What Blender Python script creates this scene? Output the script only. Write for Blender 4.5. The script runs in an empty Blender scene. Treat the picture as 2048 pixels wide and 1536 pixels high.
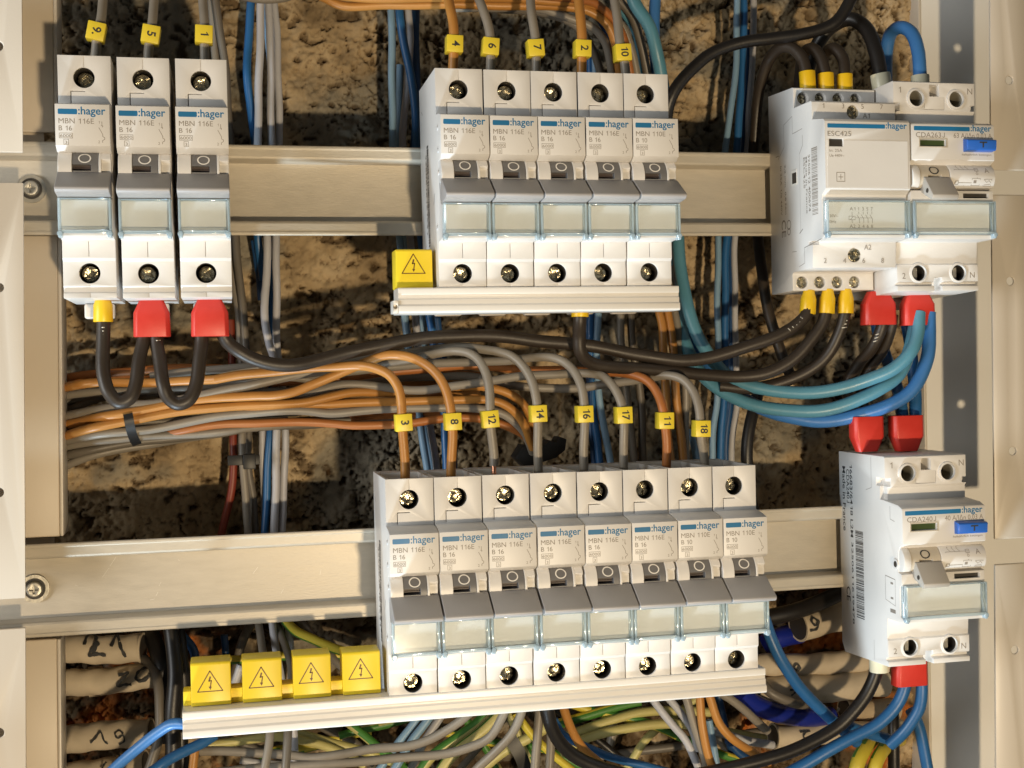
import bpy, bmesh, math, random
import numpy as np
from mathutils import Vector, Matrix
random.seed(7)
S = 0.001                                    # all sizes below are millimetres
sc = bpy.context.scene
COL = sc.collection

# ------------------------------------------------------------------ camera, world, lamps, exposure
FPX = 2573.396
RT = Vector((0.97627983, -0.2154295, -0.02162915)); UPV = Vector((0.02355678, 0.006384, 0.99970212))
FW = Vector((0.21522725, 0.97649853, -0.01130739)); CP = Vector((177.39528, -497.61481, 1.81642))
cd = bpy.data.cameras.new('camera'); cam = bpy.data.objects.new('camera', cd); COL.objects.link(cam)
cd.sensor_fit = 'HORIZONTAL'; cd.sensor_width = 36; cd.lens = FPX * 36 / 2048
cd.clip_start = 0.01; cd.clip_end = 50
m = Matrix.Identity(4)
for i in range(3):
    m[i][0], m[i][1], m[i][2], m[i][3] = RT[i], UPV[i], -FW[i], CP[i] * S
cam.matrix_world = m
sc.camera = cam
w = bpy.data.worlds.new('World'); sc.world = w; w.use_nodes = True
bg = w.node_tree.nodes['Background']
bg.inputs['Color'].default_value = (0.90, 0.93, 0.88, 1); bg.inputs['Strength'].default_value = 0.065
def lamp(name, loc, target, power, size, color):
    l = bpy.data.lights.new(name, 'AREA'); l.shape = 'DISK'; l.size = size; l.energy = power; l.color = color
    o = bpy.data.objects.new(name, l); COL.objects.link(o)
    o.location = loc; o.rotation_euler = (Vector(target) - Vector(loc)).to_track_quat('-Z', 'Y').to_euler()
    return o
CEN = Vector((0.29, 0, 0))
lamp('warm_lamp', Vector((0.318, -0.93, -0.335)), CEN, 6.6, 0.035, (1.0, 0.785, 0.50))
cdv = Vector((-0.47, -0.28, -1.0)).normalized()
lamp('cool_lamp', CEN + cdv * 1.3, CEN, 18, 0.10, (0.70, 0.87, 1.0))
lamp('fill_light', Vector((-1.3, -0.75, -0.05)), CEN, 21, 0.8, (0.97, 0.985, 0.97))  # soft fill added from the left, no window in view
sc.view_settings.view_transform = 'Standard'; sc.view_settings.look = 'None'
sc.view_settings.exposure = 0; sc.view_settings.gamma = 1
sc.render.engine = 'CYCLES'; sc.cycles.use_denoising = True
sc.cycles.max_bounces = 8; sc.cycles.transparent_max_bounces = 16

# ------------------------------------------------------------------ helpers
def at(u, v, d):
    """point of the photograph (2048x1536) at distance d in front of the rail plane -> (X, Z) in mm"""
    r = FW * FPX + RT * (u - 1024) + UPV * (768 - v)
    t = (-d - CP.y) / r.y
    return CP.x + r.x * t, CP.z + r.z * t
class MB:
    def __init__(s): s.v = []; s.f = []; s.mi = []
    def add(s, vs, fs, mi=0):
        n = len(s.v); s.v += [tuple(a) for a in vs]
        for f in fs: s.f.append([i + n for i in f]); s.mi.append(mi)
        return s
    def box(s, x0, x1, d0, d1, z0, z1, mi=0):
        vs = [(x, d, z) for x in (x0, x1) for d in (d0, d1) for z in (z0, z1)]
        return s.add(vs, [(0, 1, 3, 2), (4, 6, 7, 5), (0, 4, 5, 1), (2, 3, 7, 6), (0, 2, 6, 4), (1, 5, 7, 3)], mi)
    def prism(s, prof, x0, x1, mi=0):
        n = len(prof); vs = [(x0, d, z) for d, z in prof] + [(x1, d, z) for d, z in prof]
        fs = [tuple(range(n)), tuple(range(2 * n - 1, n - 1, -1))] + [(i, i + n, (i + 1) % n + n, (i + 1) % n) for i in range(n)]
        return s.add(vs, fs, mi)
    def prismd(s, prof, d0, d1, mi=0):                    # profile in (x,z), extruded along d
        n = len(prof); vs = [(x, d0, z) for x, z in prof] + [(x, d1, z) for x, z in prof]
        fs = [tuple(range(n)), tuple(range(2 * n - 1, n - 1, -1))] + [(i, i + n, (i + 1) % n + n, (i + 1) % n) for i in range(n)]
        return s.add(vs, fs, mi)
    def cyl(s, x, z, r, d0, d1, n=24, mi=0, r1=None):     # axis along d
        r1 = r if r1 is None else r1
        a = [2 * math.pi * i / n for i in range(n)]
        vs = [(x + r * math.cos(t), d0, z + r * math.sin(t)) for t in a] + [(x + r1 * math.cos(t), d1, z + r1 * math.sin(t)) for t in a]
        return s.add(vs, [tuple(range(n)), tuple(range(2 * n - 1, n - 1, -1))] + [(i, i + n, (i + 1) % n + n, (i + 1) % n) for i in range(n)], mi)
    def cylz(s, x, d, rx, rd, z0, z1, n=16, mi=0, k=1.0):
        a = [2 * math.pi * i / n for i in range(n)]
        vs = [(x + rx * math.cos(t), d + rd * math.sin(t), z0) for t in a] + [(x + k * rx * math.cos(t), d + k * rd * math.sin(t), z1) for t in a]
        return s.add(vs, [tuple(range(n)), tuple(range(2 * n - 1, n - 1, -1))] + [(i, i + n, (i + 1) % n + n, (i + 1) % n) for i in range(n)], mi)
    def mesh(s, name, mats, smooth=35, dn=True):
        me = bpy.data.meshes.new(name)
        me.from_pydata([(x * S, -d * S, z * S) for x, d, z in s.v], [], s.f)
        for mt in (mats if isinstance(mats, (list, tuple)) else [mats]): me.materials.append(mt)
        me.polygons.foreach_set('material_index', s.mi)
        bm = bmesh.new(); bm.from_mesh(me)
        if dn: bmesh.ops.recalc_face_normals(bm, faces=bm.faces)
        bm.to_mesh(me); bm.free()
        if smooth:
            me.polygons.foreach_set('use_smooth', [True] * len(me.polygons)); me.set_sharp_from_angle(angle=math.radians(smooth))
        return me
def link(name, me, parent=None, loc=None):
    o = bpy.data.objects.new(name, me); COL.objects.link(o)
    if parent is not None: o.parent = parent
    if loc is not None: o.location = Vector(loc) * S
    return o
def part(name, mb, mat, parent, smooth=35): return link(name, mb.mesh(name, mat, smooth), parent)
def solid(name, mb, mat, cuts=(), bev=0.25, seg=2, ang=35):
    """closed mesh minus cutters, edges rounded, baked into plain mesh data"""
    o = link(name, mb.mesh(name, mat, 0)); tmp = []
    for i, c in enumerate(cuts):
        co = link('cutter', c.mesh('cutter', mat, 0)); tmp.append(co)
        md = o.modifiers.new('b%d' % i, 'BOOLEAN'); md.object = co; md.operation = 'DIFFERENCE'; md.solver = 'EXACT'
    if bev:
        md = o.modifiers.new('v', 'BEVEL'); md.width = bev * S; md.segments = seg; md.limit_method = 'ANGLE'; md.angle_limit = math.radians(ang)
    dg = bpy.context.evaluated_depsgraph_get(); dg.update()
    me = bpy.data.meshes.new_from_object(o.evaluated_get(dg)); me.name = name
    for t in tmp + [o]: bpy.data.objects.remove(t)
    me.polygons.foreach_set('use_smooth', [True] * len(me.polygons)); me.set_sharp_from_angle(angle=math.radians(32))
    return me
def empty(name, loc=(0, 0, 0)):
    o = bpy.data.objects.new(name, None); COL.objects.link(o); o.location = Vector((loc[0], -loc[1], loc[2])) * S
    o.empty_display_size = 0.01
    return o
def tag(o, label=None, cat=None, group=None, kind=None):
    if label: o['label'] = label
    if cat: o['category'] = cat
    if group: o['group'] = group
    if kind: o['kind'] = kind
    return o
def dup(root):
    r = root.copy(); COL.objects.link(r)
    for ch in list(root.children):
        c = ch.copy(); COL.objects.link(c); c.parent = r
        for g in list(ch.children):
            e = g.copy(); COL.objects.link(e); e.parent = c
    return r

# ------------------------------------------------------------------ materials
def mat(name, col, rough=0.5, metal=0.0, var=0.06, nscale=120, bump=0.0, bscale=900, spec=0.5, stretch=None, coat=0.0):
    m = bpy.data.materials.new(name); m.use_nodes = True; nt = m.node_tree; N = nt.nodes; L = nt.links
    p = N['Principled BSDF']; p.inputs['Roughness'].default_value = rough; p.inputs['Metallic'].default_value = metal
    p.inputs['Specular IOR Level'].default_value = spec; p.inputs['Coat Weight'].default_value = coat
    tc = N.new('ShaderNodeTexCoord'); src = tc.outputs['Object']
    if stretch:
        mp = N.new('ShaderNodeMapping'); mp.inputs['Scale'].default_value = stretch; L.new(src, mp.inputs['Vector']); src = mp.outputs['Vector']
    nz = N.new('ShaderNodeTexNoise'); nz.inputs['Scale'].default_value = nscale; nz.inputs['Detail'].default_value = 5; L.new(src, nz.inputs['Vector'])
    mx = N.new('ShaderNodeMix'); mx.data_type = 'RGBA'
    lo = tuple(max(0, c * (1 - var * 1.6)) for c in col); hi = tuple(min(1, c * (1 + var)) for c in col)
    mx.inputs['A'].default_value = (*lo, 1); mx.inputs['B'].default_value = (*hi, 1)
    L.new(nz.outputs['Fac'], mx.inputs['Factor']); L.new(mx.outputs['Result'], p.inputs['Base Color'])
    mr = N.new('ShaderNodeMapRange'); mr.inputs['To Min'].default_value = max(0.02, rough - 0.09); mr.inputs['To Max'].default_value = min(1, rough + 0.09)
    L.new(nz.outputs['Fac'], mr.inputs['Value']); L.new(mr.outputs['Result'], p.inputs['Roughness'])
    if bump:
        b2 = N.new('ShaderNodeTexNoise'); b2.inputs['Scale'].default_value = bscale; b2.inputs['Detail'].default_value = 4; L.new(src, b2.inputs['Vector'])
        bp = N.new('ShaderNodeBump'); bp.inputs['Strength'].default_value = bump; bp.inputs['Distance'].default_value = 0.0004
        L.new(b2.outputs['Fac'], bp.inputs['Height']); L.new(bp.outputs['Normal'], p.inputs['Normal'])
    return m
M_WHITE = mat('white_plastic', (0.70, 0.675, 0.645), 0.42, bump=0.05, bscale=1500, var=0.045, nscale=60)
M_GREYP = mat('grey_plastic', (0.37, 0.355, 0.35), 0.42, bump=0.08, bscale=2500, var=0.04)
M_ROTOR = mat('dark_grey_plastic', (0.15, 0.145, 0.145), 0.45, var=0.04)
M_SLOT = mat('slot_brown', (0.07, 0.05, 0.045), 0.5)
M_BEIGE = mat('beige_plastic', (0.52, 0.46, 0.37), 0.45, var=0.04)
M_WARMG = mat('warm_grey_plastic', (0.42, 0.39, 0.35), 0.42, var=0.04, bump=0.05, bscale=2500)
M_PAPER = mat('label_paper', (0.86, 0.85, 0.84), 0.7, var=0.03)
M_PRINT = mat('grey_print', (0.27, 0.235, 0.20), 0.6)
M_DPRINT = mat('black_print', (0.03, 0.03, 0.03), 0.6)
M_BRAND = mat('blue_print', (0.012, 0.15, 0.32), 0.45)
M_WPRINT = mat('white_print', (0.80, 0.77, 0.72), 0.5)
M_BLUEB = mat('blue_button', (0.025, 0.13, 0.52), 0.35)
M_GREENW = mat('green_indicator', (0.05, 0.075, 0.025), 0.3)
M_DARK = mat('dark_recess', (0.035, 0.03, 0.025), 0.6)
M_SCREW = mat('nickel_screw', (0.56, 0.50, 0.36), 0.24, metal=1.0, var=0.2, nscale=900, bump=0.4, bscale=1200)
M_STEEL = mat('zinc_steel', (0.46, 0.44, 0.39), 0.46, metal=0.85, var=0.1, nscale=300, bump=0.25, bscale=900)
M_RAIL = mat('galvanised_rail', (0.56, 0.505, 0.415), 0.52, metal=0.3, var=0.09, nscale=500, bump=0.18, bscale=1800, stretch=(0.25, 1, 1))
M_PANEL = mat('painted_sheet', (0.615, 0.555, 0.475), 0.38, var=0.03, nscale=25, bump=0.05, bscale=1400)
M_FRAME = mat('frame_sheet', (0.55, 0.465, 0.355), 0.42, var=0.04, nscale=25, bump=0.05, bscale=1400)
M_FRAMER = mat('frame_sheet_grey', (0.80, 0.78, 0.74), 0.42, var=0.03, nscale=25, bump=0.05, bscale=1400)
M_PVC = mat('white_pvc', (0.78, 0.74, 0.68), 0.35, var=0.02)
M_YCAP = mat('yellow_cap', (0.88, 0.66, 0.03), 0.40, var=0.03)
M_YTAG = mat('yellow_marker', (0.78, 0.60, 0.04), 0.4, var=0.05, nscale=400)
M_YFER = mat('yellow_sleeve', (0.78, 0.50, 0.012), 0.38, var=0.05)
M_RED = mat('red_sleeve', (0.56, 0.032, 0.02), 0.42, var=0.05, nscale=300, bump=0.1, bscale=2500)
M_CREAM = mat('cream_sleeve', (0.64, 0.60, 0.44), 0.35)
M_TIE = mat('black_nylon', (0.012, 0.011, 0.010), 0.45)
M_COPPER = mat('copper', (0.75, 0.36, 0.22), 0.3, metal=1.0)
M_BROWNP = mat('brown_print', (0.12, 0.045, 0.01), 0.5)
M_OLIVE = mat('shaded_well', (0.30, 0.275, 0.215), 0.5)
M_CLIP = mat('clip_plastic', (0.66, 0.60, 0.53), 0.4)
CAB = {}
for k, c, r in (('orange', (0.43, 0.19, 0.04), 0.44), ('rust', (0.36, 0.125, 0.03), 0.45), ('grey', (0.235, 0.205, 0.165), 0.45), ('dgrey', (0.14, 0.12, 0.095), 0.45),
                ('pale', (0.47, 0.47, 0.50), 0.45), ('lblue', (0.20, 0.33, 0.46), 0.42), ('blue', (0.020, 0.115, 0.30), 0.40), ('dblue', (0.012, 0.06, 0.17), 0.40),
                ('teal', (0.085, 0.245, 0.33), 0.38), ('bblue', (0.045, 0.17, 0.43), 0.40), ('royal', (0.008, 0.02, 0.24), 0.35), ('black', (0.011, 0.009, 0.008), 0.42),
                ('brown', (0.030, 0.021, 0.014), 0.46), ('red', (0.20, 0.03, 0.012), 0.45), ('gyy', (0.62, 0.50, 0.05), 0.45), ('gyg', (0.06, 0.20, 0.03), 0.45), ('gypale', (0.52, 0.46, 0.17), 0.45)):
    CAB[k] = mat('insulation_' + k, c, r, var=0.10, nscale=90, bump=0.12, bscale=700, coat=0.0)
def clear(name, tint, opac, gl):
    m = bpy.data.materials.new(name); m.use_nodes = True; nt = m.node_tree; N = nt.nodes; L = nt.links
    N.remove(N['Principled BSDF']); out = N['Material Output']
    t = N.new('ShaderNodeBsdfTransparent'); t.inputs['Color'].default_value = (*tint, 1)
    g = N.new('ShaderNodeBsdfGlossy'); g.inputs['Roughness'].default_value = 0.07; g.inputs['Color'].default_value = (0.92, 0.97, 1, 1)
    d = N.new('ShaderNodeBsdfDiffuse'); d.inputs['Color'].default_value = (0.70, 0.88, 1.0, 1)
    lw = N.new('ShaderNodeFresnel'); lw.inputs['IOR'].default_value = 1.49
    a = N.new('ShaderNodeMixShader'); a.inputs['Fac'].default_value = opac; L.new(t.outputs[0], a.inputs[1]); L.new(d.outputs[0], a.inputs[2])
    mp = N.new('ShaderNodeMath'); mp.operation = 'MULTIPLY_ADD'; mp.inputs[1].default_value = gl; mp.inputs[2].default_value = 0.02; mp.use_clamp = True
    L.new(lw.outputs[0], mp.inputs[0])
    b = N.new('ShaderNodeMixShader'); L.new(mp.outputs[0], b.inputs[0]); L.new(a.outputs[0], b.inputs[1]); L.new(g.outputs[0], b.inputs[2])
    L.new(b.outputs[0], out.inputs['Surface'])
    return m
M_CLEAR = clear('clear_plastic', (0.985, 0.995, 0.995), 0.03, 1.0)
M_CEDGE = clear('clear_plastic_edge', (0.97, 0.99, 1.0), 0.30, 0.9)

# ------------------------------------------------------------------ lettering (flat print, built-in font)
_tc = {}
def _cap(): return max(b for a, b in tmesh0('H', 0)[0])
def tmesh(txt, bold=0.0):
    """text with clearer figures 1 and J than the built-in font has"""
    if not any(c in '1J' for c in txt): return tmesh0(txt, bold)
    H = _cap(); t = 0.095 * H / .7 + 2 * bold; bar = max(a for a, b in tmesh0('|', bold)[0]); V, F = [], []
    def add(vs, fs): n = len(V); V.extend(vs); F.extend([tuple(i + n for i in f) for f in fs])
    x = 0.0; run = ''
    for c in txt:
        if c in '1J':
            if run: add([(a + x, b) for a, b in tmesh0(run, bold)[0]], tmesh0(run, bold)[1]); x += max(a for a, b in tmesh0(run + '|', bold)[0]) - bar; run = ''
            if c == '1':
                s_ = x + .30; add([(s_, 0), (s_ + t, 0), (s_ + t, H), (s_ + t * .25, H), (s_, H * .9)], [(0, 1, 2, 3, 4)]); add([(s_, H * .9), (s_ - .17, H * .76), (s_ - .17, H * .66), (s_, H * .76)], [(0, 1, 2, 3)]); x += .52
            else:
                s_ = x + .36; r = .15; add([(s_, r), (s_ + t, r), (s_ + t, H), (s_, H)], [(0, 1, 2, 3)])
                for k in range(8):
                    a, b = -math.pi * k / 8, -math.pi * (k + 1) / 8; cx = s_ + t - r - .02
                    add([(cx + (r + .02) * math.cos(a), r + r * math.sin(a)), (cx + (r + .02) * math.cos(b), r + r * math.sin(b)), (cx + (r + .02 - t) * math.cos(b), r + (r - t) * math.sin(b)), (cx + (r + .02 - t) * math.cos(a), r + (r - t) * math.sin(a))], [(0, 1, 2, 3)])
                x += .36 + t + .09
        else: run += c
    if run: add([(a + x, b) for a, b in tmesh0(run, bold)[0]], tmesh0(run, bold)[1])
    return V, F
def tmesh0(txt, bold=0.0):
    if (txt, bold) in _tc: return _tc[(txt, bold)]
    c = bpy.data.curves.new('t', 'FONT'); c.body = txt; c.size = 1; c.offset = bold; c.resolution_u = 3
    o = bpy.data.objects.new('t', c); COL.objects.link(o)
    dg = bpy.context.evaluated_depsgraph_get(); me = bpy.data.meshes.new_from_object(o.evaluated_get(dg))
    vs = [(v.co.x, v.co.y) for v in me.vertices]; fs = [tuple(p.vertices) for p in me.polygons]
    bpy.data.objects.remove(o); bpy.data.meshes.remove(me)
    _tc[(txt, bold)] = (vs, fs); return vs, fs
class Print:
    def __init__(s): s.v = []; s.f = []
    def poly(s, pts): n = len(s.v); s.v += pts; s.f.append(tuple(range(n, n + len(pts)))); return s
    def text(s, txt, x, z, w=None, h=1.0, bold=0.0):    # left, baseline; h is the height of a capital
        vs, fs = tmesh(txt, bold); k = h / 0.70
        x0 = min(a for a, b in vs); x1 = max(a for a, b in vs); kx = w / (x1 - x0) if w else k
        n = len(s.v); s.v += [(x + (a - x0) * kx, z + b * k) for a, b in vs]; s.f += [tuple(i + n for i in f) for f in fs]; return s
    def rect(s, x0, z0, x1, z1): return s.poly([(x0, z0), (x1, z0), (x1, z1), (x0, z1)])
    def frame(s, x0, z0, x1, z1, t=0.15):
        s.rect(x0, z0, x1, z0 + t).rect(x0, z1 - t, x1, z1); return s.rect(x0, z0 + t, x0 + t, z1 - t).rect(x1 - t, z0 + t, x1, z1 - t)
    def line(s, x0, z0, x1, z1, t=0.18):
        dx, dz = x1 - x0, z1 - z0; l = math.hypot(dx, dz) or 1; nx, nz = -dz / l * t / 2, dx / l * t / 2
        return s.poly([(x0 + nx, z0 + nz), (x0 - nx, z0 - nz), (x1 - nx, z1 - nz), (x1 + nx, z1 + nz)])
    def ring(s, x, z, r, t, n=28, sx=1.0):
        for i in range(n):
            a, b = 2 * math.pi * i / n, 2 * math.pi * (i + 1) / n
            s.poly([(x + sx * r * math.cos(a), z + r * math.sin(a)), (x + sx * r * math.cos(b), z + r * math.sin(b)),
                    (x + sx * (r - t) * math.cos(b), z + (r - t) * math.sin(b)), (x + sx * (r - t) * math.cos(a), z + (r - t) * math.sin(a))])
        return s
    def build(s, name, material, parent, fn):             # fn(a,b) -> (x,d,z)
        mb = MB(); mb.add([fn(a, b) for a, b in s.v], s.f); return link(name, mb.mesh(name, material, 0, False), parent)
def front(d): return lambda a, b: (a, d, b)
def barcode(p, x0, x1, z0, z1, rnd):                      # bars stacked along z
    z = z0
    while z < z1 - 0.2:
        t = rnd.choice((0.15, 0.15, 0.25, 0.4)); p.rect(x0, z, x1, min(z + t, z1)); z += t + rnd.choice((0.15, 0.15, 0.3, 0.45))

# ------------------------------------------------------------------ the rough wall behind the board
def _hash(ix, iy, k):
    n = (ix.astype(np.int64) * 374761393 + iy.astype(np.int64) * 668265263 + k * 2147483647) & 0x7fffffff
    n = ((n ^ (n >> 13)) * 1274126177) & 0x7fffffff
    return ((n ^ (n >> 16)) & 0xffff) / 65535.0
def vnoise(x, y, k=0):
    ix, iy = np.floor(x), np.floor(y); fx, fy = x - ix, y - iy; fx = fx * fx * (3 - 2 * fx); fy = fy * fy * (3 - 2 * fy)
    a, b, c, d = _hash(ix, iy, k), _hash(ix + 1, iy, k), _hash(ix, iy + 1, k), _hash(ix + 1, iy + 1, k)
    return a + (b - a) * fx + (c - a) * fy + (a - b - c + d) * fx * fy
def fbm(x, y, k=0, o=4):
    s = 0; a = 0.5
    for i in range(o): s = s + a * vnoise(x, y, k + i); x = x * 2.03 + 7.1; y = y * 2.03 + 3.7; a *= 0.5
    return s
def worley(x, y, k=0):
    ix, iy = np.floor(x), np.floor(y); f1 = np.full(x.shape, 9.0); f2 = np.full(x.shape, 9.0); idv = np.zeros(x.shape)
    for ox in (-1, 0, 1):
        for oy in (-1, 0, 1):
            cx, cy = ix + ox, iy + oy; dx = cx + _hash(cx, cy, k) - x; dy = cy + _hash(cx, cy, k + 9) - y
            dd = np.sqrt(dx * dx + dy * dy); nr = dd < f1
            f2 = np.where(nr, f1, np.minimum(f2, dd)); idv = np.where(nr, _hash(cx, cy, k + 5), idv); f1 = np.where(nr, dd, f1)
    return f1, f2, idv
WD = -50.0
def make_wall():
    x0, x1, z0, z1, st = 30, 620, -222, 290, 0.68
    nx, nz = int((x1 - x0) / st), int((z1 - z0) / st)
    X, Z = np.meshgrid(np.linspace(x0, x1, nx), np.linspace(z0, z1, nz))
    wx = X + 4 * (fbm(X / 7, Z / 7, 3) - 0.5); wz = Z + 4 * (fbm(X / 7, Z / 7, 13) - 0.5)
    rough = fbm(X / 45, Z / 45, 31, 3); mask = np.clip((rough - 0.40) / 0.12, 0, 1)
    f1, f2, idv = worley(wx / 4.6, wz / 4.6, 2); g1, g2, gid = worley(wx / 1.9, wz / 1.9, 4)
    h = 5.0 * (fbm(X / 30, Z / 30, 40) - 0.47) + 4.0 * (fbm(wx / 10, wz / 10, 45, 3) - .44) + 1.5 * (idv - 0.5) * mask - 1.2 * f1 * f1 * mask + 0.5 * (gid - 0.5) - 0.55 * g1
    h += 2.4 * (fbm(wx / 2.4, wz / 2.4, 60) - 0.5) - 1.1 * np.abs(2 * fbm(wx / 3.2, wz / 3.2, 66, 3) - 0.93)
    edge = np.clip(1 - (f2 - f1) / 0.10, 0, 1) * mask * np.clip((vnoise(X / 13, Z / 13, 77) - 0.42) * 5, 0, 1)
    qx0 = X + 5 * (fbm(X / 4, Z / 4, 261) - .5); qz0 = Z * 1.4 + 5 * (fbm(X / 4, Z / 4, 271) - .5)
    wr = np.abs(fbm(X / 9, Z / 9, 90, 3) - 0.47); crack = np.clip(1 - wr / 0.012, 0, 1) * np.clip((vnoise(X / 16, Z / 16, 95) - 0.5) * 6, 0, 1)
    pit = np.clip((fbm(qx0 / 5.2, qz0 / 5.2, 99, 3) - 0.58) * 14, 0, 1)
    qx = X + 2.2 * (fbm(X / 2.6, Z / 2.6, 201) - .5); qz = Z + 2.2 * (fbm(X / 2.6, Z / 2.6, 211) - .5)
    fl = np.abs(fbm(qx / 4.4, qz / 4.4, 221, 2) - .36); flake = np.clip(1 - fl / .022, 0, 1) * np.clip((vnoise(X / 5.5, Z / 5.5, 231) - .38) * 5, 0, 1)
    f3 = np.abs(fbm(qx / 3.0, qz / 3.0, 241, 2) - .40); flake = np.maximum(flake, .8 * np.clip(1 - f3 / .022, 0, 1) * np.clip((vnoise(X / 4.5, Z / 4.5, 251) - .5) * 5, 0, 1))
    h += 1.5 * (fbm(qx / 4.4, qz / 4.4, 221, 2) - .36) - 1.5 * flake
    h -= 2.6 * edge + 3.0 * crack + 2.8 * pit
    # the ragged cavities where the conduits come out, bottom left and bottom right
    def box(xa, xb, za, zb, s=7):
        e = 5 * (fbm(X / 9, Z / 9, 120) - 0.5)
        return np.clip((np.minimum(np.minimum(X - xa, xb - X), np.minimum(Z - za, zb - Z)) + e) / s, 0, 1)
    cav = np.maximum(box(90, 185, -260, -102), box(400, 500, -260, -92))
    h -= 8 * cav
    h += 3 * cav * (fbm(X / 9, Z / 9, 130) - 0.5)
    low = np.clip((-93 - Z) / 6, 0, 1) * np.clip((fbm(X / 17, Z / 17, 170) - 0.33) * 6, 0, 1)  # noisy darker tone towards the bottom of the wall
    dirt_dark = np.clip(0.75 * edge + crack + 0.7 * pit + .62 * flake + 0.85 * low, 0, 1)
    stain = np.clip((fbm(X / 14, Z / 14, 150) - 0.50) * 7, 0, 1) * cav
    me = bpy.data.meshes.new('wall')
    co = np.stack([X * S, -(WD + h) * S, Z * S], -1).reshape(-1, 3)
    i = np.arange(nx * nz).reshape(nz, nx); q = np.stack([i[:-1, :-1], i[:-1, 1:], i[1:, 1:], i[1:, :-1]], -1).reshape(-1, 4)
    me.vertices.add(len(co)); me.vertices.foreach_set('co', co.astype(np.float32).ravel())
    me.loops.add(q.size); me.loops.foreach_set('vertex_index', q.astype(np.int32).ravel())
    me.polygons.add(len(q)); me.polygons.foreach_set('loop_start', np.arange(0, q.size, 4, dtype=np.int32))
    me.polygons.foreach_set('use_smooth', np.ones(len(q), bool)); me.update()
    grey = np.clip((fbm(X / 38, Z / 30, 181, 4) - 0.47) * 9, 0, 1)  # random large patches of a greyer wall tone
    a3 = me.attributes.new('patch', 'FLOAT', 'POINT'); a3.data.foreach_set('value', (0.85 * grey).astype(np.float32).ravel())
    at_ = me.attributes.new('soil_dark', 'FLOAT', 'POINT'); at_.data.foreach_set('value', dirt_dark.astype(np.float32).ravel())
    a2 = me.attributes.new('rust_stain', 'FLOAT', 'POINT'); a2.data.foreach_set('value', stain.astype(np.float32).ravel())
    m = bpy.data.materials.new('rough_render'); m.use_nodes = True; nt = m.node_tree; N = nt.nodes; L = nt.links; p = N['Principled BSDF']
    p.inputs['Roughness'].default_value = 0.9; p.inputs['Specular IOR Level'].default_value = 0.2
    tc = N.new('ShaderNodeTexCoord'); n1 = N.new('ShaderNodeTexNoise'); n1.inputs['Scale'].default_value = 55; n1.inputs['Detail'].default_value = 8; L.new(tc.outputs['Object'], n1.inputs['Vector'])
    cr = N.new('ShaderNodeValToRGB'); e = cr.color_ramp.elements
    e[0].position = 0.28; e[0].color = (0.19, 0.135, 0.075, 1); e[1].position = 0.72; e[1].color = (0.54, 0.42, 0.265, 1)
    e2 = cr.color_ramp.elements.new(0.5); e2.color = (0.40, 0.295, 0.17, 1); L.new(n1.outputs['Fac'], cr.inputs['Fac'])
    ad = N.new('ShaderNodeAttribute'); ad.attribute_name = 'soil_dark'
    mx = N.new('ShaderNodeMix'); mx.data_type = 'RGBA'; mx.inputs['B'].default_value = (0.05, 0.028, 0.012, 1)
    am = N.new('ShaderNodeAttribute'); am.attribute_name = 'patch'
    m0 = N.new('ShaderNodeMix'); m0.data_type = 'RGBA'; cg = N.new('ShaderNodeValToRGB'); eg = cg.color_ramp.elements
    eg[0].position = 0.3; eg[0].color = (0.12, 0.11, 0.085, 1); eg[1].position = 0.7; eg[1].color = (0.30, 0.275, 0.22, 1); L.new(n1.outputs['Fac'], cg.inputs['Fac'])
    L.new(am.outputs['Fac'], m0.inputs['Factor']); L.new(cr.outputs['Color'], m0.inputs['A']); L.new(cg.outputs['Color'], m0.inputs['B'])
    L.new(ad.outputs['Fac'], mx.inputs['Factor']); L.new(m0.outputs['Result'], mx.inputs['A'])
    as_ = N.new('ShaderNodeAttribute'); as_.attribute_name = 'rust_stain'
    m2 = N.new('ShaderNodeMix'); m2.data_type = 'RGBA'; m2.inputs['B'].default_value = (0.42, 0.13, 0.025, 1)
    L.new(as_.outputs['Fac'], m2.inputs['Factor']); L.new(mx.outputs['Result'], m2.inputs['A']); L.new(m2.outputs['Result'], p.inputs['Base Color'])
    nb = N.new('ShaderNodeTexNoise'); nb.inputs['Scale'].default_value = 600; nb.inputs['Detail'].default_value = 6; L.new(tc.outputs['Object'], nb.inputs['Vector'])
    bp = N.new('ShaderNodeBump'); bp.inputs['Strength'].default_value = 0.6; bp.inputs['Distance'].default_value = 0.0007; L.new(nb.outputs['Fac'], bp.inputs['Height']); L.new(bp.outputs['Normal'], p.inputs['Normal'])
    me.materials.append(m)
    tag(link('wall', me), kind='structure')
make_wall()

# ------------------------------------------------------------------ sheet metal: frame, cover strips, rails
ZU, ZL = 71.86, -75.57
def holed_plate(x0, x1, z0, z1, d0, d1, holes, r=1.7):
    cuts = []
    for hx, hz in holes:
        c = MB(); c.cyl(hx, hz, r, d0 - 3, d1 + 3, 20); cuts.append(c)
    return cuts
def cover(pts, holes, label, dfront=13.0, th=1.2, lip=2.6, side=1):
    """bent strip: front sheet with its long inner edge folded back"""
    (xa, za), (xb, zb), (xc, zc), (xd, zd) = pts; bk = dfront - lip         # TL TR BR BL in (x,z)
    mb = MB(); mb.prismd([(xa, za), (xb, zb), (xc, zc), (xd, zd)], dfront - th, dfront)
    me = solid('cover_strip', mb, M_PANEL, holed_plate(0, 0, 0, 0, dfront - th, dfront, holes), bev=0.45, seg=3)
    o = empty('cover_strip', (0, 0, 0)); tag(o, label, 'cover strip', 'white perforated cover strips at the cabinet sides')
    link('sheet', me, o)
    return o
DF = 13.0
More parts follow.
